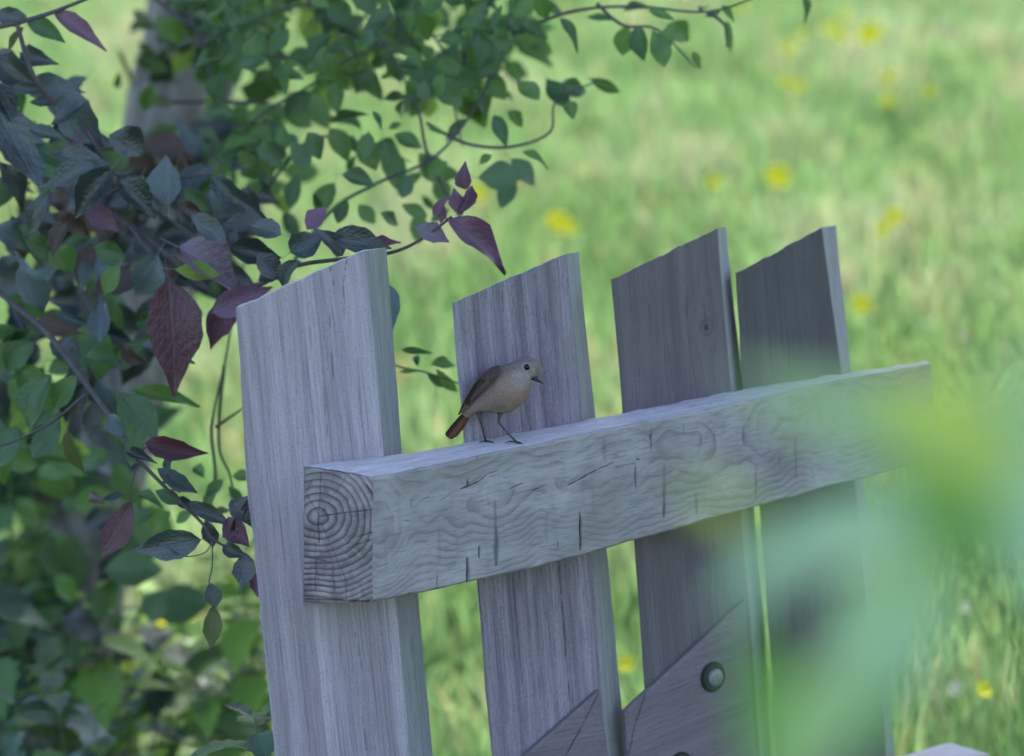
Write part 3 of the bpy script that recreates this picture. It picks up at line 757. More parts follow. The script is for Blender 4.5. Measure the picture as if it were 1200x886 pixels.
# ================================================================== GROUND
def gz(x, y):
    s = max(0.0, y - 4.3)
    h = .185 * s if s < 22 else .185 * 22 + .05 * (s - 22)
    k = sm(0, 1.5, s)
    h *= (.35 + .65 * k)
    return h + .03 * mnoise.noise(Vector((x * .6, y * .6, 0)))
xs = np.concatenate([np.linspace(-120, -8, 12), np.linspace(-6, 6, 49), np.linspace(8, 120, 12)])
ys = np.concatenate([np.linspace(-60, -3, 10), np.linspace(-2, 26, 113), np.linspace(30, 400, 20)])
GV = [(x, y, gz(x, y)) for y in ys for x in xs]; nx = len(xs)
GF = [(j * nx + i, j * nx + i + 1, (j + 1) * nx + i + 1, (j + 1) * nx + i) for j in range(len(ys) - 1) for i in range(nx - 1)]
t = NT('meadow_soil'); o_ = t.obj()
c = t.mix(t.noise(o_, 1.3, 5, .6), (.06, .12, .04), (.12, .17, .07)); c = t.mix(t.ramp(t.noise(o_, 14, 4), [(.5, 0.), (.7, .6)]), c, (.05, .045, .025))
M_GND = t.done(t.bsdf(c, .95, t.bump(t.noise(o_, 30, 3), .6, .02), .1))
g = link('ground', mesh('ground', GV, GF), None, M_GND); tag(g, kind='structure', label='meadow ground rising gently behind the gate')

# grass: blades as one mass, coloured blade by blade
def blades(name, n, xr, yr, hmin, hmax, wmin, wmax, pal, mat, seed, keep=None, lean=.35):
    rg = np.random.default_rng(seed)
    y = yr[0] + (yr[1] - yr[0]) * rg.random(n) ** .85
    x = rg.uniform(xr[0], xr[1], n)
    if xr[0] < -90: x = rg.uniform(-1, 1, n) * (.42 * y + 1.0)
    m = np.array([mnoise.fractal(Vector((x[i] * 1.6, y[i] * 1.1, 2)), 1, 2, 3) for i in range(n)])
    m2 = np.array([mnoise.fractal(Vector((x[i] * 7, y[i] * 3.5, 7)), 1, 2, 2) for i in range(n)])
    if keep is not None:
        kmask = keep(x, y); x, y, m, m2 = x[kmask], y[kmask], m[kmask], m2[kmask]; n = len(x)
    z = np.array([gz(a, b) for a, b in zip(x, y)])
    h = rg.uniform(hmin, hmax, n) * (1 + .5 * m); wd = rg.uniform(wmin, wmax, n)
    az = rg.uniform(0, 2 * np.pi, n); ln = rg.uniform(.05, lean, n) * h; la = rg.uniform(0, 2 * np.pi, n)
    ca, sa = np.cos(az), np.sin(az); lx, ly = np.cos(la) * ln, np.sin(la) * ln
    V = np.empty((n, 7, 3), np.float32)
    for k, (tt, ww) in enumerate(((0, 1), (.4, .85), (.75, .5))):
        cx = x + lx * tt ** 1.8; cy = y + ly * tt ** 1.8; cz = z + h * tt
        V[:, 2 * k] = np.stack([cx - ca * wd * ww / 2, cy - sa * wd * ww / 2, cz], -1)
        V[:, 2 * k + 1] = np.stack([cx + ca * wd * ww / 2, cy + sa * wd * ww / 2, cz], -1)
    V[:, 6] = np.stack([x + lx, y + ly, z + h * (1 - .25 * ln / h)], -1)
    V[:, :2, 2] -= .02
    base = np.arange(n)[:, None] * 7
    q = np.concatenate([base + np.array([[0, 1, 3, 2]]), base + np.array([[2, 3, 5, 4]])], 1).reshape(-1, 4)
    tr = base + np.array([[4, 5, 6]])
    me = bpy.data.meshes.new(name)
    me.vertices.add(n * 7); me.vertices.foreach_set('co', V.ravel())
    li = np.concatenate([q.ravel(), tr.ravel()]).astype(np.int32)
    ls = np.concatenate([np.arange(len(q)) * 4, len(q) * 4 + np.arange(n) * 3]).astype(np.int32)
    me.loops.add(len(li)); me.loops.foreach_set('vertex_index', li)
    me.polygons.add(len(ls)); me.polygons.foreach_set('loop_start', ls); me.update(calc_edges=True)
    P_ = np.array(pal); idx = np.clip(((m * .8 + m2 * .85 + rg.normal(0, .25, n)) * .55 + .5) * len(P_), 0, len(P_) - 1).astype(int)
    colr = P_[idx] * rg.uniform(.8, 1.2, (n, 1)); odd = rg.random(n) < .03 + .22 * (m2 > .35)
    colr[odd] = np.array([.30, .24, .15]) * rg.uniform(.8, 1.2, (odd.sum(), 1))
    cc = np.ones((n, 7, 4), np.float32); cc[:, :, :3] = colr[:, None, :]
    at_ = me.color_attributes.new('tint', 'FLOAT_COLOR', 'POINT'); at_.data.foreach_set('color', cc.ravel())
    o = link(name, me, None, mat); return o
t = NT('grass_blade'); c = t.attr('tint', 'Color')
p = t.bsdf(c, .8, None, .12); tr = t.n('BsdfTranslucent'); t.put(t.mix(1.0, c, (1.1, 1.12, .8), 'MULTIPLY'), tr.inputs[0])
mx = t.n('MixShader'); mx.inputs[0].default_value = .42; t.t.links.new(p, mx.inputs[1]); t.t.links.new(tr.outputs[0], mx.inputs[2])
M_GR = t.done(mx.outputs[0])
PAL = [(.10, .19, .085), (.135, .24, .11), (.175, .29, .15), (.16, .285, .125), (.21, .325, .165), (.235, .325, .21), (.295, .355, .26), (.33, .325, .255)]
gr = blades('meadow_grass', 240000, (-99, 0), (4.6, 16.5), .07, .19, .005, .012, PAL, M_GR, 3, None, .6)
tag(gr, 'long sunlit meadow grass behind the gate', kind='stuff')
gr2 = blades('rough_grass', 16000, (-3.2, 3.2), (1.6, 4.8), .08, .30, .004, .009, PAL[:4], M_GR, 5)
tag(gr2, 'rough shaded grass round the foot of the gate', kind='stuff')
# pale seed heads / tall stalks
gr3 = blades('seeding_grass', 2600, (-99, 0), (6.0, 16.0), .16, .32, .003, .006, [(.26, .30, .17), (.33, .33, .22), (.36, .31, .24), (.30, .36, .2)], M_GR, 9, None, .25)
tag(gr3, 'pale seeding grass stalks standing above the meadow', kind='stuff')

# ------------------------------------------------------------------ leaf meshes
def leaf_mesh(name, mat, ratio=.5, fold=.25, curl=.15, rows=8, serr=0.0, peak=.42, pet=.3, wave=0.0, bend=0.0, irr=0.0, tipw=.45):
    """unit-length leaf along +Y, face +Z, 5 across; a thin stalk below y=0"""
    V = []; Fc = []; n = rows
    for i in range(n + 1):
        t = i / n
        wdt = max(.012, math.sin(math.pi * t ** (math.log(.5) / math.log(peak))) ** .85 * .5 * (1 - tipw * max(0, t - .6) / .4)) if 0 < t < 1 else .012
        z0 = -curl * (t ** 2) + .02; side = bend * math.sin(math.pi * t) + bend * .6 * t * t
        for j, e in enumerate((-1, -.5, 0, .5, 1)):
            ww = wdt * (1 + (serr * (1 if i % 2 else -1) if abs(e) == 1 else 0))
            y_ = t - (serr * .25 if (serr and abs(e) == 1 and i % 2) else 0)
            ww = ww * (1 + irr * .35 * math.sin(i * 2.3 + (3 if e > 0 else 0) + peak * 20)) if abs(e) == 1 else ww
            V.append((e * ww * ratio + side, y_, z0 + fold * abs(e) * ww * .5 + wave * math.sin(t * 9 + e * 2) * abs(e) * .06))
    for i in range(n):
        for j in range(4):
            a = i * 5 + j; Fc.append((a, a + 1, a + 6, a + 5))
    b = len(V); V += [(-.008, -pet, -.02), (.008, -pet, -.02), (-.010, .02, .02), (.010, .02, .02)]; Fc.append((b, b + 1, b + 3, b + 2))
    me = mesh(name, V, Fc); me.materials.append(mat)
    me.polygons.foreach_set('use_smooth', [True] * len(me.polygons)); return me
def put_leaf(me, root, B, Tp, wd, nhint, name='leaf', ratio=1.0):
    """wd: real width in metres; leaf mesh has width `ratio` per unit scale"""
    y = Tp - B; L = y.length; y = y / L
    z = nhint - y * nhint.dot(y); z.normalize(); x = y.cross(z)
    Mx = Matrix.Identity(4)
    for i in range(3): Mx[i][0] = x[i] * wd / ratio; Mx[i][1] = y[i] * L; Mx[i][2] = z[i] * L; Mx[i][3] = B[i] - root.location[i]
    o = bpy.data.objects.new(name, me); COL.objects.link(o); o.parent = root; o.matrix_local = Mx
    return o
def tube(name, pts, rs, mat, parent, n=8, jit=0.0):
    off = parent.location if parent else Vector()
    P_ = []; Rr = []
    m = (len(pts) - 1) * 5
    for i in range(m + 1):
        t = i / m; c = catmull(pts, t); k = t * (len(rs) - 1); a = int(min(k, len(rs) - 2)); r = rs[a] + (rs[a + 1] - rs[a]) * (k - a)
        c = c + Vector((mnoise.noise(c * 9), mnoise.noise(c * 9 + Vector((5, 5, 5))), mnoise.noise(c * 9 + Vector((9, 2, 5))))) * jit
        P_.append(c - off); Rr.append(r)
    V = []; Fc = []
    for i, (p, r) in enumerate(zip(P_, Rr)):
        a = (P_[min(i + 1, m)] - P_[max(i - 1, 0)]).normalized()
        s1 = a.cross(Vector((.3, 1, .2))).normalized(); s2 = a.cross(s1)
        for k in range(n):
            an = 2 * math.pi * k / n; V.append(p + s1 * (r * math.cos(an)) + s2 * (r * math.sin(an)))
    for i in range(m):
        for k in range(n): Fc.append((i * n + k, i * n + (k + 1) % n, (i + 1) * n + (k + 1) % n, (i + 1) * n + k))
    Fc.append(tuple(range(n))[::-1]); Fc.append(tuple(range(m * n, (m + 1) * n)))
    return link(name, mesh(name, V, Fc), parent, mat)

L_DARK = leaf_mat('leaf_slate_green', (.014, .022, .022), (.048, .064, .064), .3, .8, .10)
L_TEAL = leaf_mat('leaf_blue_grey', (.055, .080, .088), (.10, .135, .145), .42, .6, .12)
L_PURP = leaf_mat('leaf_purple', (.085, .045, .080), (.15, .085, .135), .4, .55, .15, (.25, .05, .09))
L_MAUVE = leaf_mat('leaf_mauve', (.13, .10, .135), (.19, .15, .19), .42, .5, .12, (.2, .1, .15))
L_RED = leaf_mat('leaf_maroon', (.060, .028, .038), (.095, .042, .055), .4, .5, .14, (.2, .05, .07))
L_BROWN = leaf_mat('leaf_bronze', (.045, .034, .034), (.075, .052, .045), .45, .5, .1, (.25, .12, .05))
L_GREEN = leaf_mat('leaf_green', (.050, .115, .030), (.115, .195, .058), .38, .6, .34, (.12, .28, .05))
L_GREEN2 = leaf_mat('leaf_dark_green', (.024, .062, .024), (.062, .120, .048), .35, .65, .25, (.12, .28, .08))
L_LIME = leaf_mat('leaf_lime', (.12, .22, .04), (.20, .30, .06), .5, .4, .4, (.35, .5, .08))
L_OLIVE = leaf_mat('leaf_olive', (.065, .085, .025), (.10, .12, .04), .5, .4, .3)
BARK = NT('branch_bark'); _o = BARK.obj(); _n = BARK.noise(_o, 60, 4); BARK = BARK.done(BARK.bsdf(BARK.mix(_n, (.035, .03, .035), (.12, .105, .115)), .8, BARK.bump(_n, .5, .001), .3))
TWIGG = simple('green_twig', (.07, .095, .045), .7)
LM = {k: [leaf_mesh('leaf', m, 1.0, f, c, 10, 0, p, .25, wv, bd, .16) for (f, c, p, wv, bd) in ((.4, .10, .40, .4, .0), (.9, .30, .36, 1.0, .12), (.3, -.12, .48, .6, -.1), (1.3, .18, .42, .7, .06), (.6, .45, .45, 1.2, -.15))]
      for k, m in dict(d=L_DARK, t=L_TEAL, p=L_PURP, m=L_MAUVE, r=L_RED, b=L_BROWN, g=L_GREEN, h=L_GREEN2, l=L_LIME, o=L_OLIVE).items()}
for k_, m_ in (('g', L_GREEN), ('h', L_GREEN2), ('l', L_LIME)):
    LM[k_] = [leaf_mesh('leaf', m_, 1.0, f, c, 10, 0, p, .25, wv, bd, .07, tipw) for (f, c, p, wv, bd, tipw) in ((.3, .12, .5, .3, .0, .1), (.8, .25, .47, .7, .1, .2), (.2, -.12, .54, .5, -.08, .05), (1.1, .2, .5, .6, .05, .15), (.5, .4, .46, .8, -.12, .2))]
def vleaf(root, key, x0, y0, x1, y1, wpx, d, tilt=.5, dd=None, pick=None, name='leaf'):
    """a leaf whose base and tip are seen at two photo points, d metres away"""
    dd = rnd.uniform(-.02, .02) if dd is None else dd
    B = at(x0, y0, d); Tp = at(x1, y1, d + dd)
    nh = (-fwd + cright * rnd.uniform(-tilt, tilt) + Vector((0, 0, 1)) * rnd.uniform(0, tilt * 1.2)).normalized()
    me = LM[key][pick if pick is not None else rnd.randrange(5)]
    return put_leaf(me, root, B, Tp, wpx * d / F * 1.12, nh, name)

# ================================================================== PURPLE-LEAVED BOUGHS (crab apple), level with the gate
bough = empty('apple_bough', at(-40, 300, 3.4)); tag(bough, 'dark purple-leaved apple bough reaching in behind the first picket', 'branch')
def br(root, pts, d, r0_, r1_, mat=BARK, name='twig', jit=.002):
    P_ = [at(p[0], p[1], p[2] if len(p) > 2 else d) for p in pts]
    return tube(name, P_, [r0_, r1_], mat, root, 8, jit)
br(bough, [(-60, 180, 3.5), (40, 205, 3.45), (110, 240, 3.4), (180, 285, 3.35), (245, 340, 3.3), (300, 335, 3.25), (345, 312, 3.22), (395, 304, 3.2), (455, 297, 3.18), (492, 282, 3.17), (530, 254, 3.16)], 3.4, .0052, .0016, name='branch')
br(bough, [(110, 240, 3.4), (150, 215, 3.38), (205, 210, 3.36), (250, 205, 3.35)], 3.4, .0035, .0015)
br(bough, [(-40, 40, 3.3), (20, 27, 3.3), (62, 14, 3.3), (110, -5, 3.3)], 3.3, .004, .002)
br(bough, [(20, 27, 3.3), (40, 90, 3.32), (85, 150, 3.36), (110, 240, 3.4)], 3.3, .003, .004)
br(bough, [(150, 262, 3.37), (195, 320, 3.3), (210, 345, 3.28)], 3.3, .003, .0015)
br(bough, [(85, 125, 3.35), (105, 160, 3.34), (130, 200, 3.36), (180, 245, 3.36), (225, 275, 3.34), (250, 300, 3.33)], 3.3, .0025, .002)
tops = [('d', 32, 24, -8, 8, 22), ('p', 62, 13, 126, 58, 20), ('h', 33, 25, 68, 46, 20), ('o', 27, 33, 5, 54, 9), ('d', -8, 62, 56, 110, 32), ('d', 25, 62, 64, 70, 22), ('d', 14, 102, 57, 107, 12),
        ('d', 34, 120, 72, 124, 12), ('t', 76, 108, 124, 174, 42), ('d', -10, 118, 48, 228, 46), ('d', -8, 98, 22, 148, 26), ('d', 34, 152, 78, 162, 16), ('h', 40, 168, 82, 202, 24),
        ('p', 80, 150, 94, 182, 16), ('d', 128, 158, 172, 186, 34), ('t', 198, 242, 200, 184, 38), ('d', 112, 192, 50, 218, 28), ('d', 130, 200, 88, 256, 34), ('d', 140, 212, 184, 252, 30),
        ('d', 140, 204, 178, 236, 26), ('d', 250, 207, 314, 258, 26), ('b', 210, 236, 242, 252, 14), ('d', 60, 225, 20, 270, 24), ('d', 170, 225, 215, 262, 26), ('p', 100, 240, 140, 272, 24),
        ('b', 62, 250, 108, 282, 20), ('d', 225, 250, 270, 290, 24), ('d', 262, 262, 318, 268, 22), ('d', 270, 290, 330, 300, 28), ('d', 275, 268, 262, 300, 16),
        ('t', -8, 266, 36, 294, 28), ('t', 24, 310, 46, 374, 34), ('b', 44, 376, 96, 390, 26), ('t', 66, 366, 106, 382, 9), ('t', 118, 402, 114, 344, 24), ('t', 184, 298, 150, 350, 38),
        ('m', 208, 290, 286, 338, 50), ('l', 204, 316, 256, 326, 22), ('h', 246, 330, 264, 352, 14), ('r', 196, 328, 208, 464, 60), ('p', 248, 366, 320, 336, 30), ('p', 276, 346, 247, 414, 30),
        ('t', 164, 406, 229, 421, 22), ('b', 144, 404, 172, 430, 16), ('h', 98, 420, 142, 420, 18), ('g', 150, 458, 238, 472, 17), ('h', 140, 460, 185, 512, 36), ('t', 114, 444, 142, 494, 22),
        ('d', 60, 180, 130, 200, 22), ('d', 100, 120, 60, 150, 18), ('d', 0, 190, 30, 245, 24), ('b', 80, 262, 60, 300, 20), ('h', 30, 280, 80, 310, 26), ('g', 60, 290, 82, 320, 30), ('h', 110, 290, 150, 300, 26), ('g', 140, 310, 120, 345, 22),
        ('p', 522, 256, 597, 312, 30), ('p', 545, 222, 543, 190, 18), ('p', 542, 252, 534, 220, 17), ('p', 536, 250, 556, 214, 15), ('p', 508, 254, 526, 228, 11), ('p', 520, 240, 516, 262, 9), ('m', 486, 266, 524, 286, 22), ('d', 388, 276, 460, 290, 28),
        ('d', 340, 296, 378, 268, 30), ('p', 360, 270, 384, 246, 22), ('d', 352, 306, 330, 344, 22), ('t', 455, 333, 460, 388, 22), ('d', 330, 275, 290, 262, 24), ('d', 400, 300, 370, 268, 20), ('p', 430, 296, 470, 280, 14), ('d', 300, 300, 335, 330, 26), ('d', 302, 330, 340, 318, 22)]
for (k, x0, y0, x1, y1, wp) in tops:
    d = 3.36 - (x0 / 600) * .32 + rnd.uniform(-.03, .06) if x0 < 480 else 3.16
    if 440 < x0 < 470: d = 3.25
    vleaf(bough, k, x0, y0, x1, y1, wp * 1.0, d, .55)
# second, lower spray: hangs in front of the meadow beside the first picket
spray = empty('apple_spray', at(60, 380, 3.3)); tag(spray, 'drooping spray of maroon and slate apple leaves left of the first picket', 'branch')
br(spray, [(-30, 320, 3.4), (20, 360, 3.36), (60, 395, 3.3), (105, 455, 3.25), (130, 490, 3.2), (155, 530, 3.17), (172, 548, 3.16), (205, 582, 3.15), (236, 612, 3.15), (252, 634, 3.15), (292, 652, 3.16)], 3.2, .0042, .0013, name='branch')
br(spray, [(162, 548), (155, 568), (153, 592)], 3.16, .0011, .0009, L_RED)
br(spray, [(248, 634), (249, 660), (245, 684)], 3.15, .0010, .0008)
br(spray, [(172, 524), (160, 536), (165, 546)], 3.16, .0012, .0012)
br(spray, [(100, 462, 3.25), (60, 495, 3.28), (10, 520, 3.3), (-30, 530, 3.3)], 3.25, .0022, .0012)
br(spray, [(195, 640), (215, 652), (240, 648), (250, 632)], 3.15, .0008, .0008)
low = [('r', 170, 519, 244, 529, 24), ('b', 123, 589, 97, 572, 12), ('t', 120, 586, 150, 574, 8), ('r', 154, 588, 121, 651, 32), ('o', 80, 505, 98, 558, 15), ('d', 236, 632, 154, 646, 32), ('b', 222, 568, 200, 574, 16),
       ('t', 184, 549, 234, 578, 18), ('t', 200, 535, 196, 558, 10), ('d', 214, 588, 272, 618, 17), ('d', 241, 610, 250, 640, 20), ('d', 272, 586, 294, 616, 30), ('p', 268, 606, 292, 640, 26), ('d', 288, 648, 282, 690, 27),
       ('d', 246, 683, 252, 714, 19), ('o', 250, 710, 246, 762, 21), ('p', 296, 668, 302, 702, 14), ('b', 270, 640, 292, 584, 10), ('d', 262, 640, 290, 650, 16), ('h', 160, 500, 152, 545, 20), ('t', 128, 486, 150, 512, 18), ('d', 190, 566, 214, 560, 10),
       ('h', 182, 575, 214, 590, 16), ('d', 205, 586, 232, 592, 12), ('d', 150, 530, 182, 540, 12)]
for (k, x0, y0, x1, y1, wp) in low: vleaf(spray, k, x0, y0, x1, y1, wp, 3.16 + rnd.uniform(-.015, .015), .3)
for (k, x0, y0, x1, y1, wp) in [('h', 40, 400, 5, 440, 30), ('d', 60, 400, 90, 430, 28), ('g', 20, 430, 60, 470, 30), ('h', 60, 440, 30, 500, 34), ('g', 90, 440, 60, 480, 26), ('d', 100, 450, 75, 500, 28), ('h', 70, 490, 40, 540, 30), ('h', 20, 500, -10, 550, 30), ('t', 60, 500, 40, 520, 16), ('d', 120, 470, 95, 500, 20), ('h', 0, 380, 30, 415, 26), ('g', 10, 400, -10, 450, 26)]:
    vleaf(spray, k, x0, y0, x1, y1, wp, 3.35 + rnd.uniform(-.05, .1), .5)

# ================================================================== GREEN SHRUB above
shrub = empty('green_shrub', at(200, 900, 4.2)); shrub.location.z = .0
tag(shrub, 'arching green shrub with small oval leaves above the pickets', 'shrub')
GB = [[(330, 330, 3.7), (385, 250, 3.65), (440, 215, 3.6), (510, 185, 3.6), (560, 120, 3.6), (590, 60, 3.6), (600, -20, 3.6)],
      [(560, 290, 3.6), (505, 190, 3.62), (490, 130, 3.65), (470, 85, 3.7), (430, 20, 3.7), (420, -30, 3.7)],
      [(500, 145, 3.64), (545, 168, 3.6), (600, 172, 3.58), (645, 155, 3.57), (652, 118, 3.56), (700, 95, 3.56)],
      [(585, -30, 3.7), (540, 70, 3.68), (490, 15, 3.72), (470, -20, 3.75)],
      [(545, 70, 3.66), (530, 110, 3.64), (542, 172, 3.6)],
      [(250, 330, 3.9), (262, 200, 3.85), (300, 140, 3.8), (370, 95, 3.75), (430, 60, 3.7), (520, 40, 3.7)],
      [(600, 40, 3.6), (665, 15, 3.58), (745, 8, 3.55), (830, 14, 3.53), (900, -10, 3.5)],
      [(700, 5, 3.57), (730, 30, 3.56), (770, 35, 3.56), (815, 80, 3.56)],
      [(830, 14, 3.53), (850, 30, 3.53), (852, 55, 3.53)],
      [(300, 240, 3.8), (360, 165, 3.76), (430, 170, 3.74), (480, 190, 3.72)],
      [(240, 620, 3.5), (252, 560, 3.5), (248, 500, 3.52), (262, 430, 3.55), (275, 360, 3.6), (300, 240, 3.8)],
      [(262, 430, 3.55), (256, 520, 3.5), (270, 560, 3.5), (278, 620, 3.5)],
      [(252, 500, 3.5), (285, 478, 3.5)],
      [(440, 420, 3.5), (470, 431, 3.45), (500, 437, 3.42), (540, 450, 3.42)],
      [(200, 60, 3.9), (300, 20, 3.85), (420, -10, 3.8)]]
for b in GB: br(shrub, b, 3.6, .0030 if b[0][0] != 440 else .0016, .0011, TWIGG if b[0][0] in (240, 262, 252, 440) else BARK, 'branch' if b[0][0] in (330, 560, 250) else 'twig')
GL = [(395, 98, 396, 130, 20), (430, 80, 420, 110, 20), (440, 85, 446, 118, 20), (452, 85, 455, 92, 14), (360, 155, 380, 185, 24), (388, 150, 404, 188, 24), (425, 158, 440, 200, 28), (450, 165, 462, 226, 30), (462, 158, 494, 172, 20), (490, 180, 520, 215, 30), (525, 190, 500, 205, 18),
      (340, 165, 362, 200, 22), (392, 215, 372, 255, 24), (400, 205, 440, 215, 22), (350, 205, 338, 245, 22), (580, 135, 588, 168, 18), (595, 130, 612, 148, 15), (560, 208, 610, 212, 34), (598, 186, 628, 216, 26), (600, 200, 585, 245, 22), (610, 178, 645, 192, 10), (576, 182, 562, 192, 10),
      (512, 92, 540, 124, 28), (520, 88, 505, 112, 20), (575, 85, 592, 116, 26), (605, 95, 630, 120, 24), (640, 92, 662, 130, 26), (655, 100, 690, 104, 22), (690, 92, 728, 108, 14), (668, 118, 672, 138, 16), (600, 130, 612, 150, 12),
      (685, 20, 722, 26, 10), (655, 20, 680, 55, 12), (735, 30, 728, 66, 24), (748, 30, 755, 70, 22), (765, 35, 778, 82, 24), (780, 30, 812, 50, 26), (790, 28, 770, 60, 20), (760, 12, 790, 22, 10), (730, 14, 762, 6, 12), (812, 60, 822, 80, 9), (820, 15, 828, 6, 10), (845, 6, 862, 24, 9), (852, 24, 854, 60, 9), (826, 20, 845, 12, 9),
      (940, -8, 948, 26, 10), (618, 32, 640, 48, 16), (600, 40, 622, 62, 16), (545, 140, 520, 160, 14), (470, 145, 455, 150, 9), (500, 150, 525, 158, 8), (388, 145, 430, 130, 8), (436, 130, 448, 150, 8), (372, 140, 410, 143, 8),
      (470, 410, 505, 412, 8), (490, 430, 484, 415, 9), (500, 437, 520, 455, 9), (504, 428, 536, 424, 16), (512, 432, 536, 462, 14), (468, 436, 490, 434, 6),
      (505, 260, 525, 245, 12), (470, 240, 500, 255, 16), (445, 250, 470, 262, 16), (420, 240, 440, 262, 18), (408, 236, 395, 262, 18), (480, 205, 470, 232, 16),
      (300, 560, 270, 556, 14), (262, 562, 240, 580, 14), (268, 570, 285, 590, 12), (240, 560, 225, 545, 14), (255, 572, 236, 596, 12), (225, 600, 205, 612, 14), (250, 600, 270, 596, 9), (180, 600, 150, 610, 20), (200, 600, 178, 622, 18), (160, 580, 190, 590, 14)]
for q in GL:
    vleaf(shrub, rnd.choice('ghhgh'), *q[:4], q[4] * .95, 3.6 + rnd.uniform(-.12, .12) if q[1] < 400 else 3.45, .6)
def foliage_fill(root, n, box, dens, d0, d1, keys, lmin=24, lmax=44, wr=(.4, .62), name='leaf'):
    k = 0; tries = 0
    while k < n and tries < n * 40:
        tries += 1
        x = rnd.uniform(box[0], box[2]); y = rnd.uniform(box[1], box[3])
        if rnd.random() > dens(x, y): continue
        L = rnd.uniform(lmin, lmax); a = rnd.gauss(math.pi / 2, 1.35)
        d = rnd.uniform(d0, d1)
        vleaf(root, rnd.choice(keys), x, y, x + L * math.cos(a), y + L * math.sin(a), L * rnd.uniform(*wr), d, .8, rnd.uniform(-.03, .03), name=name)
        k += 1
def dens_top(x, y):
    if y > 250: return 0
    top = 1 if y < 70 else .6
    n = mnoise.noise(Vector((x * .017, y * .022, 4.4)))
    lim = 640 - y * .3
    if x > lim: return 0
    if x < 330: return .8 if n > -.1 else .1
    if y > 110: return .25 if (n > .12) else .02
    return top if n > 0.02 else .03
foliage_fill(shrub, 200, (250, -20, 680, 260), dens_top, 3.5, 3.9, 'ghhhhgg', 22, 40, (.42, .62))
shrub2 = empty('green_shrub', at(120, 900, 3.9)); shrub2.location.z = 0
tag(shrub2, 'blurred green leafy branches crowding the top edge before the grey trunk', 'shrub')
for b in [[(120, -60, 3.95), (210, 20, 3.95), (300, 60, 3.95), (420, 90, 3.9)], [(180, -60, 4.0), (240, 60, 4.0), (250, 170, 4.0), (225, 240, 4.0)], [(330, -60, 3.9), (380, 20, 3.9), (470, 60, 3.9), (560, 60, 3.9)], [(200, 120, 4.0), (290, 120, 4.0), (360, 130, 3.95)]]:
    br(shrub2, b, 3.9, .004, .002, BARK, 'branch')
def dens_b(x, y):
    n = mnoise.noise(Vector((x * .02, y * .02, 9.4)))
    if x < 150 + y * .1: return 0
    if x < 255 and y > 25: return .04
    if x < 225: return (.5 if n > .1 else .05)
    if x < 340: return (.9 if n > -.2 else .15) * (1 if y < 60 else .22)
    return (.7 if n > .12 else .03) if y < 110 and x < 640 else 0
foliage_fill(shrub2, 190, (140, -30, 660, 250), dens_b, 3.8, 4.6, 'gghghl', 28, 50)
def dens_l(x, y):
    n = mnoise.noise(Vector((x * .018, y * .018, 2.4)))
    c = math.hypot((x - 120) / 170, (y - 230) / 190)
    if c < 1: return 0 if (x > 105 and y < 165) else (.8 if n > -.2 else .12)
    if x < 110 and 330 < y < 560: return .6 if n > -.1 else .1
    return 0
foliage_fill(bough, 80, (-20, 60, 290, 430), dens_l, 3.4, 3.75, 'dddtdbth', 34, 66, (.38, .6))
foliage_fill(bough, 70, (40, 160, 270, 340), lambda x, y: 1, 3.9, 4.2, 'dbdbh', 40, 70, (.45, .65))  # dark leaves added to stand in for deep shade behind the bough
foliage_fill(shrub2, 38, (10, 500, 180, 760), lambda x, y: .8 if mnoise.noise(Vector((x * .02, y * .02, 3))) > -.1 else .1, 4.1, 4.5, 'ghhd', 40, 75, (.5, .75))
foliage_fill(spray, 60, (-20, 330, 190, 560), dens_l, 3.5, 3.9, 'ghghdlg', 34, 66, (.38, .6))

# ================================================================== TREE behind: trunk, limbs and an out-of-view crown shaped to shade the gate
tree = empty('tree', at(80, 886, 4.9)); tree.location.z = gz(tree.location.x, tree.location.y)
tag(tree, 'grey leaning tree trunk behind the leaves at the left edge', 'tree')
t = NT('tree_bark'); o_ = t.obj()
fib = t.noise(t.vm('MULTIPLY', o_, (28, 28, 7)), 1, 4, .6); bg = t.noise(o_, 5, 4)
c = t.mix(t.ramp(fib, [(.35, 0.), (.65, 1.)]), (.10, .088, .085), (.31, .285, .28)); c = t.mix(t.ramp(bg, [(.5, 0.), (.64, .6)]), c, (.06, .055, .045))
M_BARK = t.done(t.bsdf(c, .9, t.bump(fib, .9, .02), .15))
dT = 4.9
tp = [tree.location + Vector((-.03, 0, -.1)), at(70, 800, dT), at(92, 640, dT), at(128, 480, dT), at(168, 330, dT), at(205, 160, dT), at(232, 20, dT), at(262, -220, dT), at(300, -700, dT), at(330, -1100, dT)]
tube('trunk', tp, [.15, .12, .108, .104, .102, .10, .10, .12, .09, .05], M_BARK, tree, 20, .012)
limb_ends = [(.9, 1.2, 1.7), (-1.3, .5, 1.5), (.5, 2.4, 2.0), (-.6, 1.9, 1.6), (1.9, .3, 1.9), (.2, -.7, 1.7)]
LB = at(262, -260, dT)
for e in limb_ends:
    E_ = LB + Vector(e); Mid = LB.lerp(E_, .5) + Vector((0, 0, .25))
    tube('limb', [LB - Vector((0, 0, .05)), Mid, E_], [.06, .035, .015], M_BARK, tree, 10, .02)
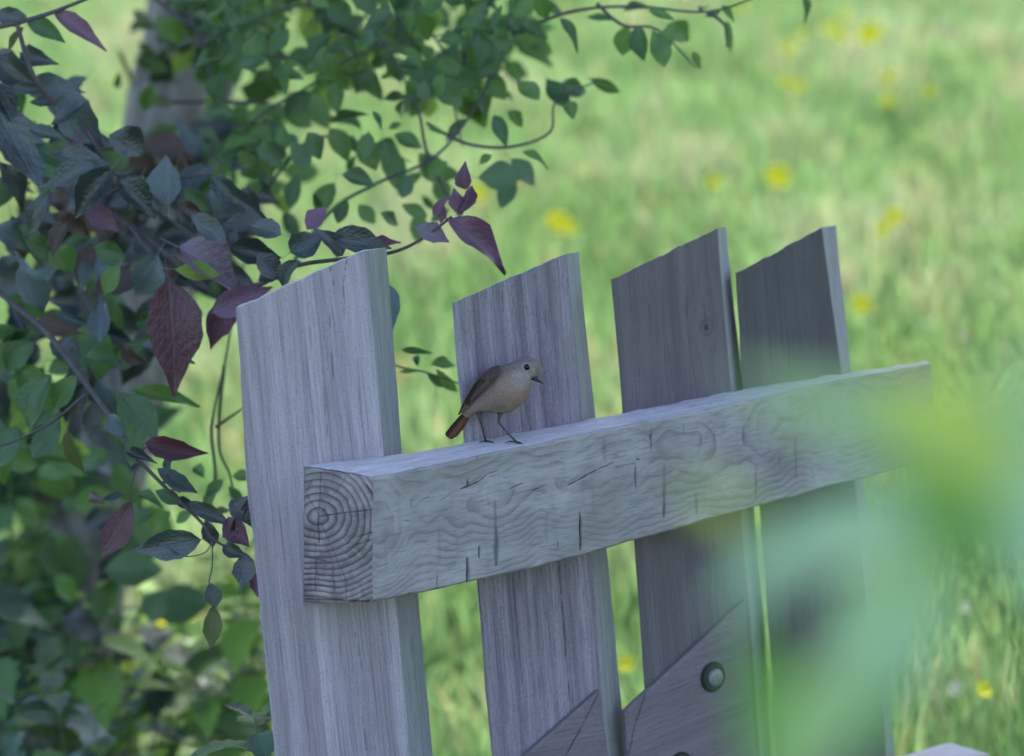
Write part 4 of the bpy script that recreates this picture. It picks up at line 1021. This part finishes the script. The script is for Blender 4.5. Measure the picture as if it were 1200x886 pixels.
def leaf_cloud(name, pts, sz, cols, mat, parent, seed=1):
    rg = np.random.default_rng(seed); n = len(pts)
    P_ = np.array([list(p) for p in pts]); off = np.array(parent.location) if parent else np.zeros(3)
    nrm = rg.normal(0, 1, (n, 3)); nrm[:, 2] = np.abs(nrm[:, 2]) + .3; nrm /= np.linalg.norm(nrm, axis=1)[:, None]
    a = rg.normal(0, 1, (n, 3)); a -= (a * nrm).sum(1)[:, None] * nrm; a /= np.linalg.norm(a, axis=1)[:, None]; b = np.cross(nrm, a)
    s = (sz[0] + (sz[1] - sz[0]) * rg.random(n))[:, None]
    V = np.empty((n, 6, 3)); 
    for k, (p, q, z) in enumerate([(-1, 0, 0), (-.3, .5, .12), (.5, .4, .1), (1, 0, -.05), (.5, -.4, .1), (-.3, -.5, .12)]): V[:, k] = P_ - off + a * s * p + b * s * q + nrm * s * z
    base = np.arange(n)[:, None] * 6
    q = np.concatenate([base + np.array([[0, 1, 2, 3]]), base + np.array([[0, 3, 4, 5]])], 1).reshape(-1, 4)
    me = bpy.data.meshes.new(name); me.vertices.add(n * 6); me.vertices.foreach_set('co', V.astype(np.float32).ravel())
    me.loops.add(q.size); me.loops.foreach_set('vertex_index', q.astype(np.int32).ravel()); me.polygons.add(len(q)); me.polygons.foreach_set('loop_start', np.arange(0, q.size, 4, dtype=np.int32)); me.update(calc_edges=True)
    cc = np.ones((n, 6, 4), np.float32); C_ = np.array(cols); cc[:, :, :3] = (C_[rg.integers(0, len(C_), n)] * rg.uniform(.75, 1.25, (n, 1)))[:, None]
    at_ = me.color_attributes.new('tint', 'FLOAT_COLOR', 'POINT'); at_.data.foreach_set('color', cc.ravel())
    return link(name, me, parent, mat, smooth=False)
cpts = []
clumps = []
while len(clumps) < 250:
    c_ = Vector((rnd.uniform(-3.4, 3.4), rnd.uniform(2.0, 9.0), rnd.uniform(3.2, 6.0)))
    if -.3 < c_.y - .84 * c_.z < (4.15 if c_.x < -.3 else 3.75): clumps.append(c_)
for k_ in range(44):          # extra unseen clumps added along the sun's path to keep the gate shaded
    g_ = O + ex * rnd.uniform(-.35, 1.5) + Vector((0, rnd.uniform(-.1, .3), rnd.uniform(-.2, .4)))
    clumps.append(g_ + sd * rnd.uniform(3.2, 5.2))
for cpt in clumps:
    for _ in range(190):
        p = cpt + Vector((rnd.gauss(0, .32), rnd.gauss(0, .32), rnd.gauss(0, .22)))
        if p.z > 2.75: cpts.append(p)
cr = leaf_cloud('crown', cpts, (.045, .075), [(.05, .10, .03), (.07, .13, .04), (.04, .08, .03)], M_GR, tree, 4); cr['kind'] = 'stuff'
# dense leafy growth over the upper trunk (blurred in the photograph)
up = []
for _ in range(500):
    x = rnd.gauss(270, 50); y = rnd.uniform(-60, 260)
    if mnoise.noise(Vector((x * .02, y * .02, 1.1))) < -.05 or x < 120 + y * .15: continue
    if x > 345 - y * .3: continue
    up.append(at(x, y, rnd.uniform(4.2, 4.75)))
ul = leaf_cloud('foliage', up, (.02, .045), [(.05, .10, .04), (.07, .13, .05), (.09, .15, .07), (.12, .15, .12), (.03, .05, .03)], M_GR, tree, 5); ul['kind'] = 'stuff'

# ================================================================== UNDERGROWTH at lower left: nettles and herbs
NM = [leaf_mesh('leaf', m, 1.0, .3, .25, 10, .14, .36, .12, .4) for m in (leaf_mat('nettle_green', (.06, .13, .045), (.10, .20, .07), .6, .3, .22), leaf_mat('nettle_dark', (.03, .068, .045), (.06, .12, .08), .55, .4, .15), leaf_mat('herb_bright', (.14, .27, .06), (.24, .38, .10), .55, .3, .4, (.3, .5, .08)),
                                                                          leaf_mat('herb_bluish', (.07, .13, .11), (.13, .20, .17), .5, .4, .15))]
STEM = simple('nettle_stem', (.09, .13, .05), .6)
def herb(px, py, d, mats, hgt, n_pair, L, lab, cat='plant', wr=.55, group='blurred undergrowth plants round the tree', tilt=0.12):
    top = at(px, py, d); x0 = top.x + rnd.uniform(-.05, .05); y0 = top.y + rnd.uniform(-.03, .03); g0 = gz(x0, y0)
    root = empty('nettle' if cat == 'nettle' else 'herb', (x0, y0, g0)); tag(root, lab, cat, group)
    base = Vector((x0, y0, g0 - .01)); mid = base.lerp(top, .5) + Vector((rnd.uniform(-1, 1), rnd.uniform(-1, 1), 0)) * tilt * .2
    tube('stem', [base, mid, top], [.0035, .0015], STEM, root, 6, .0)
    H = top.z - g0
    for k in range(n_pair):
        t_ = 1 - (k * hgt) / max(H, .2)
        if t_ < .05: break
        p = catmull([base, mid, top], max(0, t_)); a = k * math.pi / 2 + rnd.uniform(-.3, .3)
        sc = L * (.35 + .65 * min(1, (k + .6) / 3)) * rnd.uniform(.85, 1.1)
        for s in (0, math.pi):
            d_ = Vector((math.cos(a + s), math.sin(a + s), rnd.uniform(-.45, .35) + (.8 if k == 0 else 0))).normalized()
            put_leaf(rnd.choice(mats), root, p + d_ * .008, p + d_ * sc, sc * wr, Vector((rnd.uniform(-.3, .3), rnd.uniform(-.3, .1), 1)), ratio=1.0)
    return root
A_ = [NM[0], NM[1]]; B_ = [NM[2], NM[0]]; C_ = [NM[3], NM[1]]; D_ = [NM[2]]
near = [(300, 842, 3.2, [NM[0], NM[1]], .03, 10, .10, 'serrated nettle tip at the foot of the first picket', 'nettle', .6),
        (604, 872, 3.35, [NM[0]], .028, 5, .05, 'small bright nettle tip in front of the second picket', 'nettle', .45)]
for q in near:
    rt = herb(*q[:7], q[7], q[8], q[9], None)
    if 'group' in rt: del rt['group']
# the small tip stands in front of the second picket's foot
HL = ["tall dark nettle at the left edge beside the trunk's foot", "bluish herb in front of the trunk's foot", 'dark leafy herb low between trunk and first picket', 'leafy herb highest at the left edge, beside the trunk', 'dark herb cut off by the left edge of the picture', 'mid-green herb just left of the grey trunk', 'bluish pale herb low at lower left, third from the first picket', 'yellow-green herb below the drooping dark leaf', "dark herb low beside the left edge of the first picket", 'bright green herb behind the hanging olive leaf', 'bright herb under the big slate leaf of the apple spray', 'green herb growing right of the trunk below the maroon leaf', 'bright herb peeping out just left of the first picket', 'bluish herb near the bottom, in front of the trunk', 'dark herb filling the bottom left corner', 'bluish herb at the bottom edge below the trunk', 'green herb at the bottom edge left of the nettle tip', 'bright herb at the bottom edge close to the first picket', 'bright herb half hidden by the first picket', 'bright herb at the picture bottom hidden behind the first picket', 'green herb at mid height left of the trunk', 'darker herb behind the apple leaves at the left edge', "green herb behind the trunk's left side at mid height", 'bright herb right of the trunk under the bronze leaf']
for (px, py, d, mt, hg, n_, L) in [(20, 700, 4.3, A_, .06, 9, .13), (60, 760, 4.4, C_, .06, 9, .12), (120, 740, 4.3, A_, .055, 8, .11), (10, 560, 4.4, A_, .07, 11, .13), (-25, 640, 4.2, A_, .07, 10, .13), (20, 620, 4.6, B_, .06, 10, .13),
                                   (150, 800, 4.2, C_, .05, 7, .10), (190, 760, 4.6, B_, .05, 8, .10), (230, 800, 4.3, A_, .05, 7, .09), (260, 760, 4.8, D_, .05, 8, .10), (205, 700, 5.0, D_, .055, 9, .11), (160, 670, 5.1, B_, .06, 9, .11),
                                   (285, 720, 4.9, D_, .05, 8, .10), (60, 790, 4.0, C_, .05, 8, .11), (20, 830, 3.9, A_, .05, 7, .11), (110, 840, 4.0, C_, .045, 6, .10), (180, 860, 4.1, B_, .045, 6, .09), (240, 860, 4.4, D_, .045, 6, .09),
                                   (300, 800, 5.0, D_, .05, 7, .10), (330, 850, 4.6, D_, .05, 6, .09), (25, 480, 4.7, B_, .07, 12, .12), (-10, 440, 4.8, A_, .07, 12, .12), (15, 540, 4.9, B_, .07, 11, .12), (135, 620, 5.3, D_, .06, 10, .11)]:
    herb(px, py, d, mt, hg, n_, L, HL.pop(0))
# dark ivy mass round the trunk's foot
HL2 = ['broad-leaved herb just right of the trunk at its foot', 'yellowish herb under the yellow flower left of the first picket', 'green herb between trunk and hanging olive leaf', "leafy herb low down touching the first picket on its left", 'dense green herb at the bottom of the gap before the first picket', 'pale green herb in the middle of the gap beside the trunk', 'dark green herb behind the nettle tip', 'green herb in the gap, its top near the tip of the hanging olive leaf', "rounded green herb low in front of the trunk's right side", 'bright herb highest in the gap between the trunk and the picket']
for _k in range(10):
    herb(rnd.uniform(90, 290), rnd.uniform(640, 820), rnd.uniform(4.2, 5.1), rnd.choice([B_, D_, A_, C_]), .045, 7, .14, HL2[_k], 'plant', .6)
iv = []
for _ in range(900):
    x = rnd.gauss(10, 60); y = rnd.uniform(430, 950)
    if mnoise.noise(Vector((x * .014, y * .012, 7.1))) < -.12 or x > 170: continue
    if y < 720 and x > 45: continue
    iv.append(at(x, y, rnd.uniform(4.45, 5.0)))
ivy = leaf_cloud('undergrowth', iv, (.03, .06), [(.05, .11, .05), (.07, .15, .06), (.07, .12, .09), (.12, .2, .06)], M_GR, None, 8)
tag(ivy, 'dark tangled undergrowth round the foot of the tree', kind='stuff')

# ================================================================== MEADOW FLOWERS
M_YEL = simple('buttercup_petal', (.85, .76, .04), .9, .0, 0, .06); M_CRM = simple('cream_petal', (.75, .70, .45), .9, .0, 0, .06)
def petal_mesh(mat, n=5):
    V = []; Fc = []
    for k in range(1):
        b = 0; V += [(-.12, 0, 0), (.12, 0, 0), (-.42, .45, .16), (0, .45, .08), (.42, .45, .16), (-.4, .85, .36), (0, 1, .34), (.4, .85, .36)]
        Fc += [(0, 1, 3), (0, 3, 2), (1, 4, 3), (2, 3, 6, 5), (3, 4, 7, 6)]
    me = mesh('petal', V, Fc); me.materials.append(mat); return me
PET = {'y': petal_mesh(M_YEL), 'c': petal_mesh(M_CRM)}
def ground_hit(px, py, h):
    """where the sight line through a pixel is h metres above the ground"""
    d = ray(px, py); k = 4.0
    while k < 60:
        p = CAM + d * k
        if p.z <= gz(p.x, p.y) + h: return p
        k += .02
    return CAM + d * 14
def flower(px, py, sz, key, lab, grp=None):
    p = ground_hit(px, py, .26); g0 = gz(p.x, p.y)
    root = empty('buttercup' if key == 'y' else 'pale_flower', (p.x, p.y, g0)); tag(root, lab, 'flower', grp)
    tube('stem', [Vector((p.x + .02, p.y, g0 - .01)), p], [.0015, .001], STEM, root, 5)
    tdir = (CAM - p).normalized() * .8 + Vector((rnd.uniform(-.3, .3), 0, .5)); tdir.normalize()
    a0 = rnd.uniform(0, 6); qd = tdir.to_track_quat('Z', 'Y').to_matrix()
    for k in range(5):
        a = a0 + k * 2 * math.pi / 5
        o = bpy.data.objects.new('petal', PET[key]); COL.objects.link(o); o.parent = root
        o.matrix_local = Matrix.Translation(p - root.location) @ (qd @ Matrix.Rotation(a, 3, 'Z')).to_4x4() @ Matrix.Scale(sz, 4)
gl_ = 'faint out-of-focus yellow buttercup in the meadow'
for (px, py, sz, key, lab) in [(1020, 41, .026, 'y', 'bright yellow buttercup high up in the meadow, first of the top cluster'), (985, 42, .015, 'y', 'yellow buttercup just left of the brightest one at the top'), (972, 34, .014, 'y', 'yellow buttercup second left of the brightest one at the top'), (925, 57, .013, 'y', 'buttercup lowest on the left of the top cluster'), (990, 18, .012, 'y', 'buttercup topmost above the bright pair at the top'), (870, 8, .012, 'y', 'buttercup at the top edge right of the hanging green leaf'), (940, 40, .011, 'y', 'buttercup between the top pair and its leftmost flower'),
                               (1042, 92, .013, 'y', 'upper buttercup of two below the brightest top one'), (1040, 118, .012, 'y', 'lower buttercup of two below the brightest top one'), (920, 97, .012, 'y', 'left buttercup of the close pair below the top cluster'), (937, 102, .012, 'y', 'right buttercup of the close pair below the top cluster'), (1090, 108, .011, 'y', 'buttercup standing alone near the right edge high up'),
                               (911, 209, .022, 'y', 'single bright yellow buttercup above the third and fourth pickets'), (838, 214, .013, 'y', 'faint buttercup left of the single bright one above the pickets'), (658, 263, .018, 'y', 'yellow buttercup just above the second picket top'), (650, 258, .014, 'y', 'left neighbour of the buttercup above the second picket top'), (668, 268, .013, 'y', 'right lower neighbour of the buttercup above the second picket top'),
                               (1048, 255, .015, 'y', 'upper buttercup of two right of the fourth picket top'), (1035, 270, .012, 'y', 'lower buttercup of two right of the fourth picket top'), (1010, 358, .015, 'y', 'buttercup close to the right edge of the fourth picket'), (560, 228, .017, 'y', 'yellow buttercup beside the purple leaf cluster'), (735, 778, .009, 'y', 'pale yellow flower seen between the second and third pickets'),
                               (1120, 808, .008, 'c', 'cream flower low in the meadow beside a yellow one'), (1153, 809, .008, 'y', 'small yellow flower low down beside a cream one'), (1130, 712, .006, 'c', 'tiny cream flower low in the meadow above the other'), (215, 716, .017, 'y', 'larger yellow flower glowing behind the undergrowth'), (195, 722, .014, 'y', 'paler yellow flower touching the larger one in the undergrowth'), (147, 775, .012, 'y', 'small yellow flower low among the herbs left of the first picket'), (120, 398, .012, 'y', 'tiny yellow flower among the apple leaves in front of the trunk')]:
    flower(px, py, sz * 2.0, key, lab, 'flowers in the meadow')
for (px, py, lb) in [(1130, 395, 'cream flower head level with the rail end, near the right edge'), (1100, 30, 'cream flower head in the top right corner'), (1160, 260, 'cream flower head at the right edge level with the picket tops')]:
    flower(px, py, .012, 'c', lb, 'flowers in the meadow')

# ================================================================== FOREGROUND SPRIG right in front of the lens
FG = [leaf_mat('near_leaf_pale', (.29, .46, .27), (.34, .51, .31), .5, .5, .25, (.25, .45, .2), .1), leaf_mat('near_leaf_green', (.09, .23, .05), (.13, .28, .07), .5, .3, .35, (.2, .45, .06), .1), leaf_mat('near_leaf_lime', (.38, .50, .10), (.44, .55, .13), .5, .3, .45, (.5, .6, .08), .1), leaf_mat('near_leaf_fresh', (.29, .44, .18), (.33, .48, .21), .5, .5, .35, (.3, .5, .2), .1)]  # pale leaf colour raised to hold the sky's gloss
FGM = [leaf_mesh('leaf', m, 1.0, .12, .08, 8, 0, .45, .1) for m in FG]
sprig = empty('leafy_sprig', at(1260, 1000, .6)); tag(sprig, 'large blurred green leaves close to the camera at lower right', 'branch')
def nleaf(k, x0, y0, x1, y1, wp, d, tilt=(0, 0, .5)):
    d = d * 1.28
    B = at(x0, y0, d); Tp = at(x1, y1, d); nh = (-fwd + cright * tilt[0] + Vector((0, 0, 1)) * tilt[2]).normalized()
    put_leaf(FGM[k], sprig, B, Tp, wp * d / F, nh)
tube('stem', [at(1330, 1100, 0.794), at(1240, 900, 0.781), at(1190, 720, 0.768), at(1170, 600, 0.768), at(1150, 500, 0.768)], [.0022, .0012], TWIGG, sprig, 8)
tube('stem', [at(1240, 900, 0.781), at(1120, 830, 0.768), at(1040, 760, 0.768)], [.0015, .001], TWIGG, sprig, 8)
for q in [(0, 1130, 600, 850, 655, 95, .60, (0, 0, .7)), (0, 1110, 600, 955, 900, 125, .60, (0, 0, .7)), (0, 1290, 740, 1165, 440, 170, .58, (0, 0, .7)), (3, 1250, 520, 1040, 680, 110, .59, (0, 0, .7)),
          (1, 940, 960, 878, 720, 90, .60), (2, 1190, 580, 1030, 425, 110, .54), (1, 1180, 660, 1040, 540, 85, .575), (1, 1290, 960, 1195, 700, 120, .61), (3, 1160, 560, 850, 430, 84, .55), (3, 1240, 420, 1090, 560, 80, .56), (2, 1110, 500, 930, 455, 44, .56),
          (2, 890, 620, 795, 560, 34, .55), (0, 960, 640, 830, 715, 50, .56, (0, 0, .7)), (1, 1020, 900, 1080, 700, 50, .6), (3, 1000, 760, 905, 960, 80, .58, (0, 0, .7))]:
    nleaf(*q)
